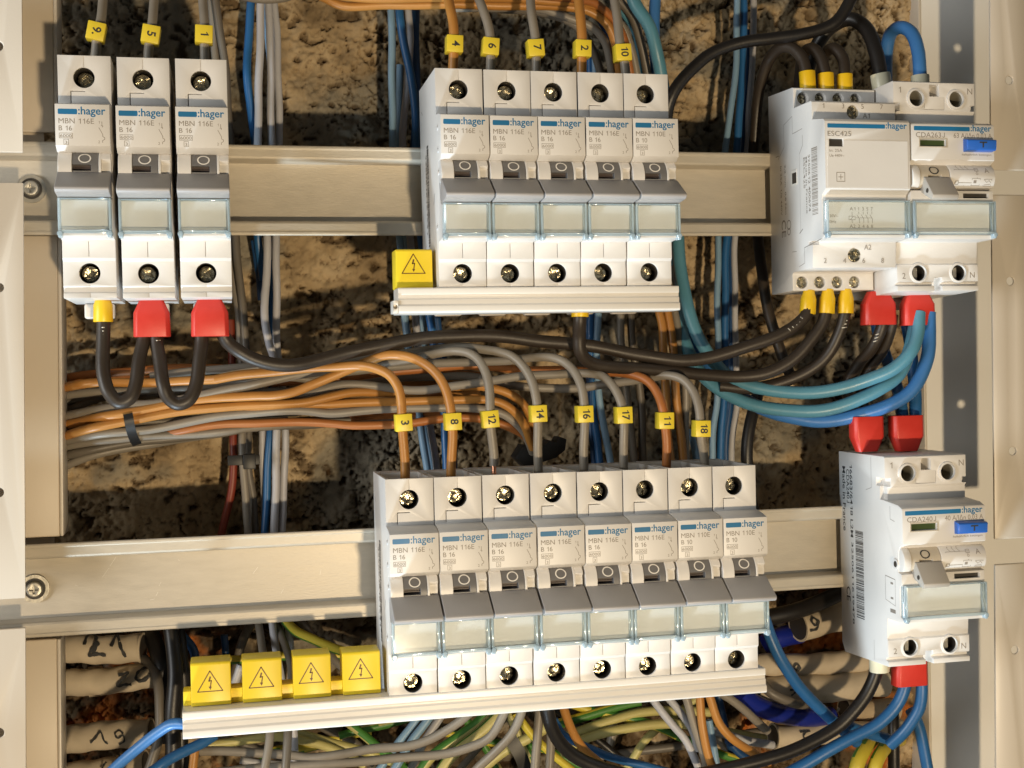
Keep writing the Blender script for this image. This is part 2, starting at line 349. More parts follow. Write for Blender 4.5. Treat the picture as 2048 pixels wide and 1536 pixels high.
def lcov(v0, v1, u0, u1, holes, label):
    a = at(u0, v0, DF); b = at(u1, v1, DF)
    hs = [at(h[0], h[1], DF) for h in holes]
    cover([(45, a[1]), a, b, (45, b[1])], hs, label)
lcov(-330, 305, 42, 45.5, [(-4, 92)], 'upper left cover strip ending above the screw of the top rail')
lcov(366, 1196, 46, 50.5, [(-2, 575), (-2, 985)], 'long left cover strip reaching from the top rail screw down to the lower rail')
lcov(1255, 1800, 51, 53, [(-2, 1466)], 'lowest left cover strip beside the conduits numbered twenty-one to nineteen')
def rcov(v0, v1, u0, u1, holes, label):
    a = at(u0, v0, DF); b = at(u1, v1, DF)
    cover([a, (a[0] + 17, a[1]), (b[0] + 17, b[1]), b], [at(h[0], h[1], DF) for h in holes], label, side=-1)
rcov(-330, 340, 1979, 1982.5, [(2019, 160)], 'upper right cover strip beside the top residual current device')
rcov(389, 1079, 1983.5, 1990, [(2021, 562), (2026, 902)], 'middle right cover strip with two small round holes')
rcov(1129, 1800, 1990.5, 1994, [(2030, 1300)], 'lowest right cover strip beside the lower residual current device')
def frame_piece(u0, u1, u2, v0, v1, d, label, lip=14, M=M_FRAME, th=1.3):
    # u0 outer edge (hidden), u1 / u2 inner edge at top / bottom
    a = at(u1, v0, d); b = at(u2, v1, d); xo = at(u0, v0, d)[0]
    o = empty('cabinet_frame'); tag(o, label, 'cabinet frame')
    mb = MB(); mb.prismd([(xo, a[1]), a, b, (xo, b[1])], d - th, d); link('sheet', solid('sheet', mb, M, (), 0.5, 3), o)
    s = 1 if a[0] > xo else -1
    f = MB(); pr = [(d + .35, a[1] - .2), (d + .35, b[1] + .2), (d - lip, b[1] + .2), (d - lip, a[1] - .2)]
    vs = []
    for off in (0.05, 1.35):
        for (dd, zz), xx in zip(pr, (a[0], b[0], b[0], a[0])): vs.append((xx + s * off, dd, zz))
    f.add(vs, [(0, 1, 2, 3), (7, 6, 5, 4), (0, 4, 5, 1), (1, 5, 6, 2), (2, 6, 7, 3), (3, 7, 4, 0)])
    link('rolled_edge', solid('rolled_edge', f, M_PANEL, (), 0.4, 2), o)
    return o
frame_piece(-150, 104, 108, -330, 265, -6, 'left inner frame panel above the top rail beside the leftmost breaker')
frame_piece(-150, 115, 120, 471, 1073, -6, 'long left inner frame panel between the two rails')
frame_piece(-150, 114, 119, 1277, 1800, -6, 'left inner frame panel below the lower rail beside the conduits')
mb = MB(); x = at(100, 700, -10)[0]; mb.box(20, x, -9.5, -8.5, -210, 190)
o = link('frame_upright', solid('frame_upright', mb, M_FRAME, (), .3)); tag(o, 'back plate of the left frame seen in the gaps between cover strips', 'frame upright')
frame_piece(2330, 1836, 1868, -330, 1800, -44, 'tall grey right inner frame panel behind the residual current devices', M=M_FRAMER, lip=16)
o = link('light_blocker', solid('light_blocker', (lambda c: c.box(-40, 600, -62, 47, -222, -220))(MB()), M_FRAMER, (), .3)); tag(o, 'added unseen sheet below the lowest cables, blocking the cool lamp', 'light blocker')  # added out of view, sized to keep the cool lamp off the rails
def rail(zc, x0, x1, label, screw_u, screw_v):
    o = empty('mounting_rail', (0, 0, zc)); tag(o, label, 'mounting rail', 'perforated zinc mounting rails')
    t = 1.0
    top = [(0, 17.1), (0.25, 16.7), (0.25, 15.9), (0, 15.5), (0, 12.6), (-0.35, 11.9), (-1.1, 11.5), (-6.3, 11.2), (-6.6, 10.9)]
    prof = top + [(d, -z) for d, z in reversed(top)]
    back = [(d - t, z if abs(z) > 16 else z - math.copysign(t, z) * 0.0 + math.copysign(0.9, z)) if abs(z) < 12 else (d - t, z) for d, z in prof]
    mb = MB(); mb.prism(prof + list(reversed(back)), x0, x1)
    link('rail_body', solid('rail_body', mb, M_RAIL, (), 0.12, 2, 25), o)
    sx, sz = at(screw_u, screw_v, -5)
    sc_ = MB(); sc_.cyl(sx, sz - zc, 5.2, -6.55, -5.4, 32); w_ = part('washer', sc_, M_STEEL, o)
    g = MB(); g.cyl(sx, sz - zc, 3.9, -5.39, -5.2, 28); link('washer_groove', g.mesh('washer_groove', M_DARK), w_)
    h = MB(); h.cyl(sx, sz - zc, 3.1, -5.19, -3.2, 28, r1=2.6)
    c1 = MB(); c1.box(sx - 1.6, sx + 1.6, -4.3, -2, sz - zc - .35, sz - zc + .35); c2 = MB(); c2.box(sx - .35, sx + .35, -4.3, -2, sz - zc - 1.6, sz - zc + 1.6)
    link('fixing_screw', solid('fixing_screw', h, M_STEEL, [c1, c2], 0.15), o)
    return o
rail(ZU, 70, 487, 'upper mounting rail carrying the trio and the five breakers', 62, 377)
RL = rail(ZL, 70, 487, 'lower mounting rail carrying the row of eight breakers', 69, 1178)

p = Print()
for (u0, v0, u1, v1) in ((205, 1154, 218, 1136), (220, 1132, 232, 1114), (506, 1147, 516, 1134), (562, 1187, 567, 1178), (312, 1192, 316, 1184), (318, 1172, 322, 1164), (356, 1119, 359, 1121), (300, 1200, 309, 1198), (640, 1150, 642, 1139), (150, 1170, 156, 1172)):
    x0, z0 = at(u0, v0, -6.55); x1, z1 = at(u1, v1, -6.55); p.line(x0, z0 - ZL, x1, z1 - ZL, .13)
p.build('scratch', M_PVC, RL, front(-6.54))
# ------------------------------------------------------------------ screws and breakers
def screw_mesh(r):
    mb = MB(); mb.cyl(0, 0, r, -1.5, 0, 24, r1=r * .96)
    cuts = []
    for a in (0, math.pi / 2):
        c = MB(); ca, sa = math.cos(a), math.sin(a); L_, W_ = r * 1.1, r * 0.17
        c.prismd([(ca * L_ - sa * W_, sa * L_ + ca * W_), (-ca * L_ - sa * W_, -sa * L_ + ca * W_), (-ca * L_ + sa * W_, -sa * L_ - ca * W_), (ca * L_ + sa * W_, sa * L_ - ca * W_)], -0.9, 1)
        cuts.append(c)
    cc = MB(); cc.cyl(0, 0, r * .42, -1.1, 1, 12); cuts.append(cc)
    return solid('terminal_screw', mb, M_SCREW, cuts, 0.22, 2)
SCREW = screw_mesh(2.85); SCREW_S = screw_mesh(2.1); SCREW_B = screw_mesh(2.6)
def put_screw(parent, x, d, z, me=None, rot=None, name='terminal_screw'):
    o = link(name, me or SCREW, parent, (x, -d, z)); o.rotation_euler = (random.uniform(-.12, .12), random.uniform(0, 3.1) if rot is None else rot, random.uniform(-.15, .15))
    return o
W = 17.5
def cover_glass(root, x0, x1, z0, z1, d0, d1, hinge=True):
    g = MB(); g.box(x0 + .55, x1 - .55, d1 - .55, d1 - .06, z0 + 2.2, z1 - .45)
    cw = link('label_window', solid('label_window', g, M_CLEAR, (), 0), root)
    e = MB()
    e.box(x0 + .08, x0 + .95, d0, d1, z0 + .3, z1); e.box(x1 - .95, x1 - .08, d0, d1, z0 + .3, z1)
    e.box(x0 + .96, x1 - .96, d0, d1 + .02, z1 - .55, z1 - .02)
    e.box(x0 + .96, x1 - .96, d1 - .55, d1 + .12, z0 + .9, z0 + 2.1)
    link('window_rim', solid('window_rim', e, M_CEDGE, (), 0.18), cw)
    if hinge:
        for xx in (x0, x1 - 1.5):
            h = MB(); h.cyl(xx + .75, z0 + .9, 1.05, d1 - 1.9, d1 + .5, 10); h.box(xx + .1, xx + 1.4, d1 - 3, d1 + .2, z0 - .5, z0 + 1.3)
            link('window_hinge', solid('window_hinge', h, M_CEDGE, (), 0.25, 1), cw)
    return cw
def make_breaker(kind):
    root = empty('circuit_breaker')
    prof = [(1.2, 39.1), (39.8, 39.1), (39.8, 22.4), (45.8, 21.6), (49.9, 20.5), (49.9, 6.8), (47.2, 5.3), (43.5, 5.25), (43.5, -2.5), (45.8, -10.2), (47.4, -10.6),
            (47.4, -21.6), (49.6, -22.0), (49.6, -22.9), (39.9, -23.4), (39.9, -29.5), (39.0, -30.5), (39.1, -38.9), (38.4, -39.5), (38.4, -40.9), (39.1, -41.4), (39.1, -43.0), (1.2, -43.0)]
    mb = MB(); mb.prism(prof, 0.13, W - 0.13)
    def b(*a): c = MB(); c.box(*a); return c
    h1 = MB(); h1.cyl(8.6, 31.6, 3.5, 27, 45, 32); h2 = MB(); h2.cyl(8.75, -34.6, 3.5, 27, 45, 32)
    cuts = [h1, h2, b(1.3, 16.2, 10, 37.8, 34.0, 45), b(4.1, 4.42, 36.5, 45, 22.8, 27.1), b(4.1, 8.9, 36.5, 45, 26.8, 27.12), b(8.62, 8.84, 38.9, 45, -29.0, -23.9),
            b(8.62, 8.82, 38.6, 45, -42.8, -38.4), b(14.2, 18, 45.7, 50, -0.9, 1.6), b(8.55, 8.75, 39.4, 45, 35.2, 38.8)]
    link('housing', solid('housing', mb, M_WHITE, cuts, 0.22, 2), root)
    # rounded shoulders of the toggle drum
    def arc(r, zs): return [(41.6 + math.sqrt(max(0.1, r * r - (z + .4) ** 2)), z) for z in zs]
    zs = (5.2, 4.6, 3.8, 2.8, 1.7, 0.5, -0.8, -2.0)
    dr = MB(); pr = [(41, 5.2)] + arc(6.9, zs) + [(41, -3)]
    dr.prism(pr, 0.3, 4.8); dr.prism(pr, 13.35, 14.2); dr.prism([(d - 1.5 if d > 46 and z < 1.75 else d, z) for d, z in pr], 14.2, W - .3)
    link('drum_shoulder', solid('drum_shoulder', dr, M_WHITE, (), 0.12, 1, 50), root)
    ro = MB(); ro.prism([(41, 5.2)] + arc(6.75, zs) + [(41, -3)], 4.9, 13.25); c = MB(); c.box(4.7, 10.9, 46.0, 50, -1.2, 0.9)
    r_ = link('toggle_drum', solid('toggle_drum', ro, M_ROTOR, [c], 0.08, 1, 50), root)
    sl = MB(); sl.box(5.0, 10.8, 45.9, 46.05, -1.1, 0.85); sl.box(5.0, 10.8, 46.05, 46.5, -.35, -.1); link('lock_slot', sl.mesh('lock_slot', M_SLOT), r_)
    pz = Print(); pz.ring(8.9, 0, 2.1, 0.46, 30)               # the O, wrapped on the drum
    def wrap(a, b_): z = 3.05 + b_ * .80; return (a, 41.66 + math.sqrt(6.78 ** 2 - (z + .4) ** 2), z)
    pz.build('zero_mark', M_WPRINT, r_, wrap)
    lv = MB(); lv.prism([(46.2, -1.6), (48.5, -1.7), (57.5, -7.5), (58.0, -8.1), (57.9, -8.9), (56.9, -9.6), (49.0, -10.4), (46.2, -9.6)], 0.2, W - 0.2)
    link('toggle_lever', solid('toggle_lever', lv, M_GREYP, (), 0.3, 3, 20), root)
    pp = MB(); pp.box(0.9, W - .9, 47.42, 47.6, -21.4, -10.9); link('label_card', pp.mesh('label_card', M_PAPER), root)
    cover_glass(root, 0.15, W - .15, -23.2, -10.5, 47.65, 50.9)
    # print
    pr_ = Print(); r0 = 49.93
    b10 = kind == 'b10'
    pr_.text('MBN 110E' if b10 else 'MBN 116E', 1.2, 14.1, 11.2, 1.75).text('B 10' if b10 else 'B 16', 1.2, 11.75, 4.2, 1.65)
    pr_.text('6000', 1.55, 9.55, 3.7, 1.0).frame(1.25, 9.2, 5.55, 10.95, 0.14).text('3', 3.1, 7.35, 0.65, 1.0).frame(2.65, 7.05, 4.25, 8.9, 0.13)
    pr_.text('1', 13.9, 14.2, None, .9).line(14.9, 14.9, 14.9, 13.6).line(14.6, 13.5, 15.2, 13.5).line(15.0, 13.0, 15.2, 13.4)
    pr_.line(13.9, 12.9, 15.1, 10.6).line(15.1, 10.6, 15.1, 9.9).line(15.1, 9.9, 15.7, 9.6).line(15.7, 9.6, 15.7, 9.0).line(15.7, 9.0, 15.0, 8.6).line(15.0, 8.6, 15.0, 7.9).text('2', 13.6, 7.7, None, .9)
    pr_.build('rating_print', M_PRINT, root, front(r0))
    bp = Print(); bp.rect(1.3, 17.15, 6.9, 18.95).poly([(1.05, 17.4), (1.3, 17.15), (1.3, 18.95), (1.05, 18.7)]).poly([(6.9, 17.15), (7.15, 17.4), (7.15, 18.7), (6.9, 18.95)])
    bp.text(':hager', 7.45, 17.2, 8.7, 2.55, 0.016); bp.build('brand_print', M_BRAND, root, front(r0))
    cl = MB(); cl.box(3.4, 14.0, 3.2, 7.5, -48.6, -43.1); link('release_clip', solid('release_clip', cl, M_CLIP, (), 0.9, 3), root)
    for x_, z_ in ((8.6, 31.6), (8.75, -34.6)):
        wl = MB(); n = 28
        for i in range(n):
            a, b_ = 2 * math.pi * i / n, 2 * math.pi * (i + 1) / n
            wl.add([(x_ + 3.47 * math.cos(t), d, z_ + 3.47 * math.sin(t)) for t in (a, b_) for d in (27.3, 39.0 if z_ > 0 else 38.2)], [(0, 1, 3, 2)])
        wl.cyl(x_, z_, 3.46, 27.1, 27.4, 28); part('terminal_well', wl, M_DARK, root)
    put_screw(root, 8.3, 35.6, 31.6); put_screw(root, 8.75, 34.6, -34.6)
    return root
proto = {'b16': make_breaker('b16'), 'b10': make_breaker('b10')}; used = set()
def breaker(kind, x, zc, label, group):
    o = proto[kind] if kind not in used else dup(proto[kind])
    used.add(kind); tag(o, label, 'circuit breaker', group)
    o.location = (x * S, random.uniform(-.00012, .00012), (zc + random.uniform(-.08, .08)) * S)
    o.rotation_euler = (random.uniform(-.002, .002), random.uniform(-.0022, .0022), random.uniform(-.002, .002))
    for ch in o.children:
        if ch.name.startswith('terminal_screw'): ch.rotation_euler = (random.uniform(-.15, .15), random.uniform(0, 3.1), random.uniform(-.2, .2)); ch.location.x += random.uniform(-.4, .4) * S
    return o
GT = 'white single-pole circuit breakers'
for x, l in zip((123.46, 142.74, 161.96), ('leftmost breaker of the spaced trio, single yellow sleeve beneath it', 'middle breaker of the spaced trio, under the wire marked five', 'right-hand breaker of the spaced trio, under the wire marked one')):
    breaker('b16', x, ZU + .25, l, GT)
P5 = ('first of the five breakers, beside the lone yellow warning cap', 'breaker under the grey wire marked six in the row of five', 'centre breaker of the five, under the wire marked seven', 'breaker under the orange wire marked two in the row of five', 'last of the five breakers, printed B10, under the wire marked ten')
for k in range(5): breaker('b10' if k == 4 else 'b16', 252.31 + 17.7 * k, ZU - .3, P5[k], GT)
P8 = ('first breaker of the long lower row, fed by the orange wire marked three', 'breaker in the lower row fed by the orange wire marked eight', 'breaker in the lower row fed by the grey wire marked twelve', 'breaker in the lower row fed by the grey wire marked fourteen',
      'breaker in the lower row fed by the grey wire marked sixteen', 'breaker in the lower row fed by the grey wire marked seventeen', 'breaker printed B10 fed by the rust orange wire marked eleven', 'last breaker of the lower row, printed B10, fed by the wire marked eighteen')
for k in range(8): breaker('b10' if k > 5 else 'b16', 231.03 + 17.7 * k, ZL, P8[k], GT)
# the end faces that show get the stamped print of the housing side
def side(x): return lambda a, b: (x, a, b)
def side_text(p, txt, d, z, w, h):                         # runs downwards, tops of the letters towards the viewer
    q = Print(); q.text(txt, 0, 0, w, h, 0.01); n = len(p.v); p.v += [(d + b, z - a) for a, b in q.v]; p.f += [tuple(i + n for i in f) for f in q.f]
for root in [o for o in COL.objects if o.get('label', '').startswith(('first of the five', 'first breaker of the long'))]:
    rnd = random.Random(3); p = Print(); barcode(p, 17, 21, -23, 15, rnd); side_text(p, '3250616161541', 14.2, 12, 30, 1.6); p.line(6, 30, 9, 28); p.line(31, -9, 34, -5, .3)
    p.build('side_print', M_DPRINT, root, side(0.02))
    for dz in (17, 9, 1, -18):
        mb = MB(); mb.cyl(0, 0, .9, -.4, .25, 14); o = link('rivet', mb.mesh('rivet', M_WHITE), root, (0.05, -43 if dz > 0 else -38, dz)); o.rotation_euler = (0, 0, -math.pi / 2)

# ------------------------------------------------------------------ residual current devices and contactor
def make_rcd(code, rating, proto_used=None):
    root = empty('residual_current_device'); X1 = 35.2
    prof = [(-1.5, 40), (36.4, 40), (37.0, 39.6), (37.0, 28.4), (36.2, 27.6), (36.2, 22.8), (46.8, 21.9), (49.6, 20.8), (50.0, 20.0), (50.0, 7.2), (47.6, 5.8), (46.5, 4), (46.2, -4.0), (48.6, -4.6), (48.8, -8.6),
            (47.2, -9.4), (47.2, -21.0), (49.4, -21.8), (49.0, -23.2), (37.2, -23.4), (36.6, -31.6), (37.4, -32.2), (37.4, -38.6), (35.6, -39.2), (35.6, -40.2), (37.6, -40.6), (37.6, -42.4), (18, -43.2), (1.0, -44.0), (-1.5, -40)]
    mb = MB(); mb.prism(prof, 0, X1)
    def b(*a): c = MB(); c.box(*a); return c
    cuts = []
    for x, z in ((9.6, 33.2), (26.9, 33.2), (9.3, -35.4), (26.6, -35.4)):
        c = MB(); c.cyl(x, z, 3.15, 14, 45, 32); cuts.append(c)
    cuts += [b(15.6, 19.9, 30, 45, 34.2, 38.9), b(15.9, 19.4, 31, 45, -45, -37.2), b(-1, 2.6, 30, 45, 28.2, 31.5), b(33.4, 40, 34.5, 45, 28.6, 31.0), b(3.5, 14.6, 48.6, 55, 12.2, 14.9), b(22.3, 33.4, 46.9, 55, -7.4, -5.4),
             b(13.3, 22.0, 36.4, 45, 28.9, 29.2), b(13.3, 13.5, 36.4, 45, 29, 34), b(21.9, 22.1, 36.4, 45, 29, 34), b(-1, 1.5, 33, 45, 22.9, 29)]
    link('housing', solid('housing', mb, M_WHITE, cuts, 0.3, 2), root)
    for x, z in ((9.6, 33.2), (26.9, 33.2), (9.3, -35.4), (26.6, -35.4)):
        ring = MB(); n = 28
        for i in range(n):
            a, c_ = 2 * math.pi * i / n, 2 * math.pi * (i + 1) / n
            q = [(3.16, 36.5), (3.16, 37.9), (3.9, 37.7), (4.1, 36.5)]
            vs = [(x + r * math.cos(t), d, z + r * math.sin(t)) for t in (a, c_) for r, d in q]
            ring.add(vs, [(0, 4, 5, 1), (1, 5, 6, 2), (2, 6, 7, 3)])
        part('terminal_collar', ring, M_WHITE, root, 50)
        wl = MB()
        for i in range(n):
            a, c_ = 2 * math.pi * i / n, 2 * math.pi * (i + 1) / n
            wl.add([(x + 3.1 * math.cos(t), d, z + 3.1 * math.sin(t)) for t in (a, c_) for d in (15, 36.6)], [(0, 1, 3, 2)])
        wl.cyl(x, z, 3.09, 14.4, 15.1, 28); part('terminal_well', wl, M_OLIVE if z > 0 else M_DARK, root)  # liner coloured dark, the shade inside the hole is put into its tone
        if z < 0:
            cb = MB(); cb.box(x - .2, x + 1.5, 28, 33.5, z - 2.6, z + 2.4); cb.box(x - 2.1, x - .9, 27, 30, z - 2.2, z + .4); part('cage_clamp', cb, M_STEEL, root)
        put_screw(root, x - .5, 23.5, z, SCREW_B)
    gi = MB(); gi.box(3.7, 14.4, 48.5, 48.9, 12.4, 14.7); part('indicator_window', gi, M_GREENW, root)
    fr = MB()
    for q in ((3.0, 15.1, 14.9, 15.4), (3.0, 15.1, 11.8, 12.2), (3.0, 3.5, 12.2, 14.9), (14.6, 15.1, 12.2, 14.9)): fr.box(q[0], q[1], 49.8, 50.15, q[2], q[3])
    part('indicator_frame', fr, M_BEIGE, root)
    ds = MB(); ds.box(22.4, 33.3, 46.8, 47.2, -7.3, -5.5); part('flag_window', ds, M_DARK, root)
    bt = MB(); bt.prism([(49.7, 15.3), (53.0, 14.6), (53.3, 14.2), (53.0, 10.9), (52.6, 10.5), (49.7, 10.2)], 21.9, 34.3)
    bu = link('test_button', solid('test_button', bt, M_BLUEB, (), 0.3, 2), root)
    tp = Print(); tp.rect(28.2, 11.5, 28.8, 13.6).rect(26.9, 13.2, 30.1, 13.75); tp.build('test_mark', M_DPRINT, bu, lambda a, b_: (a, 53.36 + (b_ - 14.2) * 0.09, b_))
    # drum with print, rotor and narrow toggle
    dp = [(45, 5.6)] + [(45.2 + 5.6 * math.cos(t), 0.6 + 5.4 * math.sin(t)) for t in (1.2, 0.9, 0.6, 0.3, 0, -0.3, -0.6, -0.85)] + [(45, -4)]
    dr = MB(); dr.prism(dp, 0.2, 3.2); dr.prism(dp, 15.9, X1 - .1); link('drum_shoulder', solid('drum_shoulder', dr, M_WHITE, (), 0.25, 2, 40), root)
    rt = MB(); rt.prism([(d - .35 if d > 45.5 else d, z) for d, z in dp], 3.3, 15.7); c = MB(); c.box(6.6, 12.2, 49.3, 55, -1.2, 1.2)
    ro = link('toggle_drum', solid('toggle_drum', rt, M_BEIGE, [c], 0.12, 1), root)
    def wrap(off): return lambda a, b_: (a, 45.2 + (5.6 + off) * math.cos(b_ / 5.5), 0.6 + (5.4 + off) * math.sin(b_ / 5.5))
    z_ = Print(); z_.ring(9.3, 2.7, 1.85, .45, 30, 1.1); z_.build('zero_mark', M_DPRINT, ro, lambda a, b_: (a, 45.2 + 5.6 * math.cos(b_ / 5.5) - .26, 0.6 + 5.4 * math.sin(b_ / 5.5)))
    s_ = Print()
    for i, x in enumerate((19, 21, 23)): s_.line(x, 4.6, x + .9, 3.2, .16).line(x + .9, 3.2, x + .9, -3.6, .16).line(x + .3, 4.9, x + .3, 5.4, .3)
    s_.line(17.8, 3.0, 27.6, 3.0, .16).line(17.8, 3.0, 17.8, -2.6, .16).frame(17.9, -3.2, 19.4, -1.6, .2).line(19.4, -2.4, 25, -2.4, .16).frame(25, -3.6, 28.6, -0.6, .16).rect(25.8, -2.5, 27, -1.4).frame(26.4, 2.2, 28.0, 3.8, .16).line(27.2, 2.2, 27.2, -.6, .16).ring(27.2, 1.2, .5, .14, 12)
    s_.text('A', 30.6, 1.6, 2.0, 2.2).frame(30.2, -3.8, 33.6, -0.9, .16).line(30.5, -1.3, 31.4, -2.2, .16).line(31.4, -2.2, 32.4, -1.4, .16).line(30.5, -3.2, 33.2, -2.9, .16).line(32.4, -1.4, 33.3, -2.3, .16)
    s_.build('wiring_diagram', M_PRINT, root, wrap(.06))
    lv = MB(); lv.prism([(48.0, 0.4), (51.2, 0.2), (57.0, -7.2), (56.6, -8.6), (55.4, -9.0), (47.6, -5.0)], 4.6, 15.6); lv_ = link('toggle_lever', solid('toggle_lever', lv, M_WARMG, (), 0.35, 2), root)
    lh = MB(); lh.cyl(0, 0, .9, -.1, .1, 12); o = link('lever_eye', lh.mesh('lever_eye', M_DARK), lv_, (4.56, -53.0, -5.2)); o.rotation_euler = (0, 0, math.pi / 2)
    pp = MB(); pp.box(1.0, X1 - 1, 47.22, 47.4, -20.8, -9.8); part('label_card', pp, M_PAPER, root)
    cover_glass(root, 0.15, X1 - .1, -22.6, -8.8, 47.5, 51.0)
    p = Print(); p.text(code, 1.9, 15.6, 12.2, 1.95).text(rating, 17.9, 15.6, 16.4, 1.9); q = p
    q.text('halbjährlich betätigen', 21.3, 8.9, 12.6, .75, .004)
    p.build('rating_print', M_PRINT, root, front(50.04))
    t_ = Print(); t_.text('1', 2.4, 35.4, None, 2.4).text('N', 32.2, 35.4, None, 2.4); t_.build('terminal_print', M_PRINT, root, front(37.05))
    t2 = Print(); t2.text('2', 2.2, -37.6, None, 2.3).text('N', 31.7, -37.4, None, 2.3); t2.build('terminal_print', M_PRINT, root, front(37.45))
    br = Print(); br.rect(1.3, 18.2, 24.6, 19.9).poly([(1.1, 18.4), (1.3, 18.2), (1.3, 19.9), (1.1, 19.7)]).poly([(24.6, 18.2), (24.8, 18.4), (24.8, 19.7), (24.6, 19.9)]).text(':hager', 25.2, 18.3, 8.9, 2.4, .016); br.build('brand_print', M_BRAND, root, front(50.04))
    return root
R1 = make_rcd('CDA263J', '63 A/I∆n 0,03 A'); R1.location = (434.3 * S, 0, (ZU - .2) * S); tag(R1, 'upper residual current device at the end of the top rail, with blue test button', 'residual current device', 'residual current devices')
R2 = make_rcd('CDA240J', '40 A/I∆n 0,03 A'); R2.location = (427.65 * S, 0, ZL * S); tag(R2, 'lower residual current device with a pale barcode side, at the end of the lower rail', 'residual current device', 'residual current devices')
p = Print(); rnd = random.Random(11)
side_text(p, 'Made in France', 1.4, 34, 27, 2.6); side_text(p, 'CDA240J', 4.9, 33, 14, 2.4); side_text(p, '16683/6418 L2M', 7.8, 35, 30, 2.2); side_text(p, '3250611619478', 8.3, 3, 34, 1.5); barcode(p, 11.8, 18.4, -27.5, 8.5, rnd); side_text(p, 'CE', 3.4, -16, 6, 3.2)
p.build('side_print', M_DPRINT, R2, side(-.03))
p = Print(); p.line(26, 27, 26, 39.4, .18).line(26, 27, 21.5, 25.8, .18).line(36, -6.6, 43.6, -7.2, .3).line(36, -6.6, 36, -16, .16).line(43.6, -7.2, 43.6, -17.5, .16).line(36, -16, 43.6, -17.5, .16).rect(40, -9.4, 42, -8.6).rect(40, -15.2, 42, -14.4)
p.rect(39.5, -20.5, 43.6, -19).line(40.6, 21, 40.6, 16, .2).line(40.6, 16, 44, 15.4, .2).line(26, -34, 26, -42, .14)
p.build('side_seams', M_PRINT, R2, side(-.03))
hub = MB(); hub.cyl(0, 0, 1.9, -.3, .35, 20); h_ = link('drum_pivot', hub.mesh('drum_pivot', M_WHITE), R2, (0, -44.6, -1.0)); h_.rotation_euler = (0, 0, -math.pi / 2)
hb = MB(); hb.cyl(0, 0, 1.2, .2, .42, 16); h2_ = link('pivot_hole', hb.mesh('pivot_hole', M_DARK), h_)
for rr in (R1, R2):
    c = MB(); c.box(9, 26, 4, 9, -48.5, -43.4); link('release_clip', solid('release_clip', c, M_CLIP, (), 1.2, 3), rr)

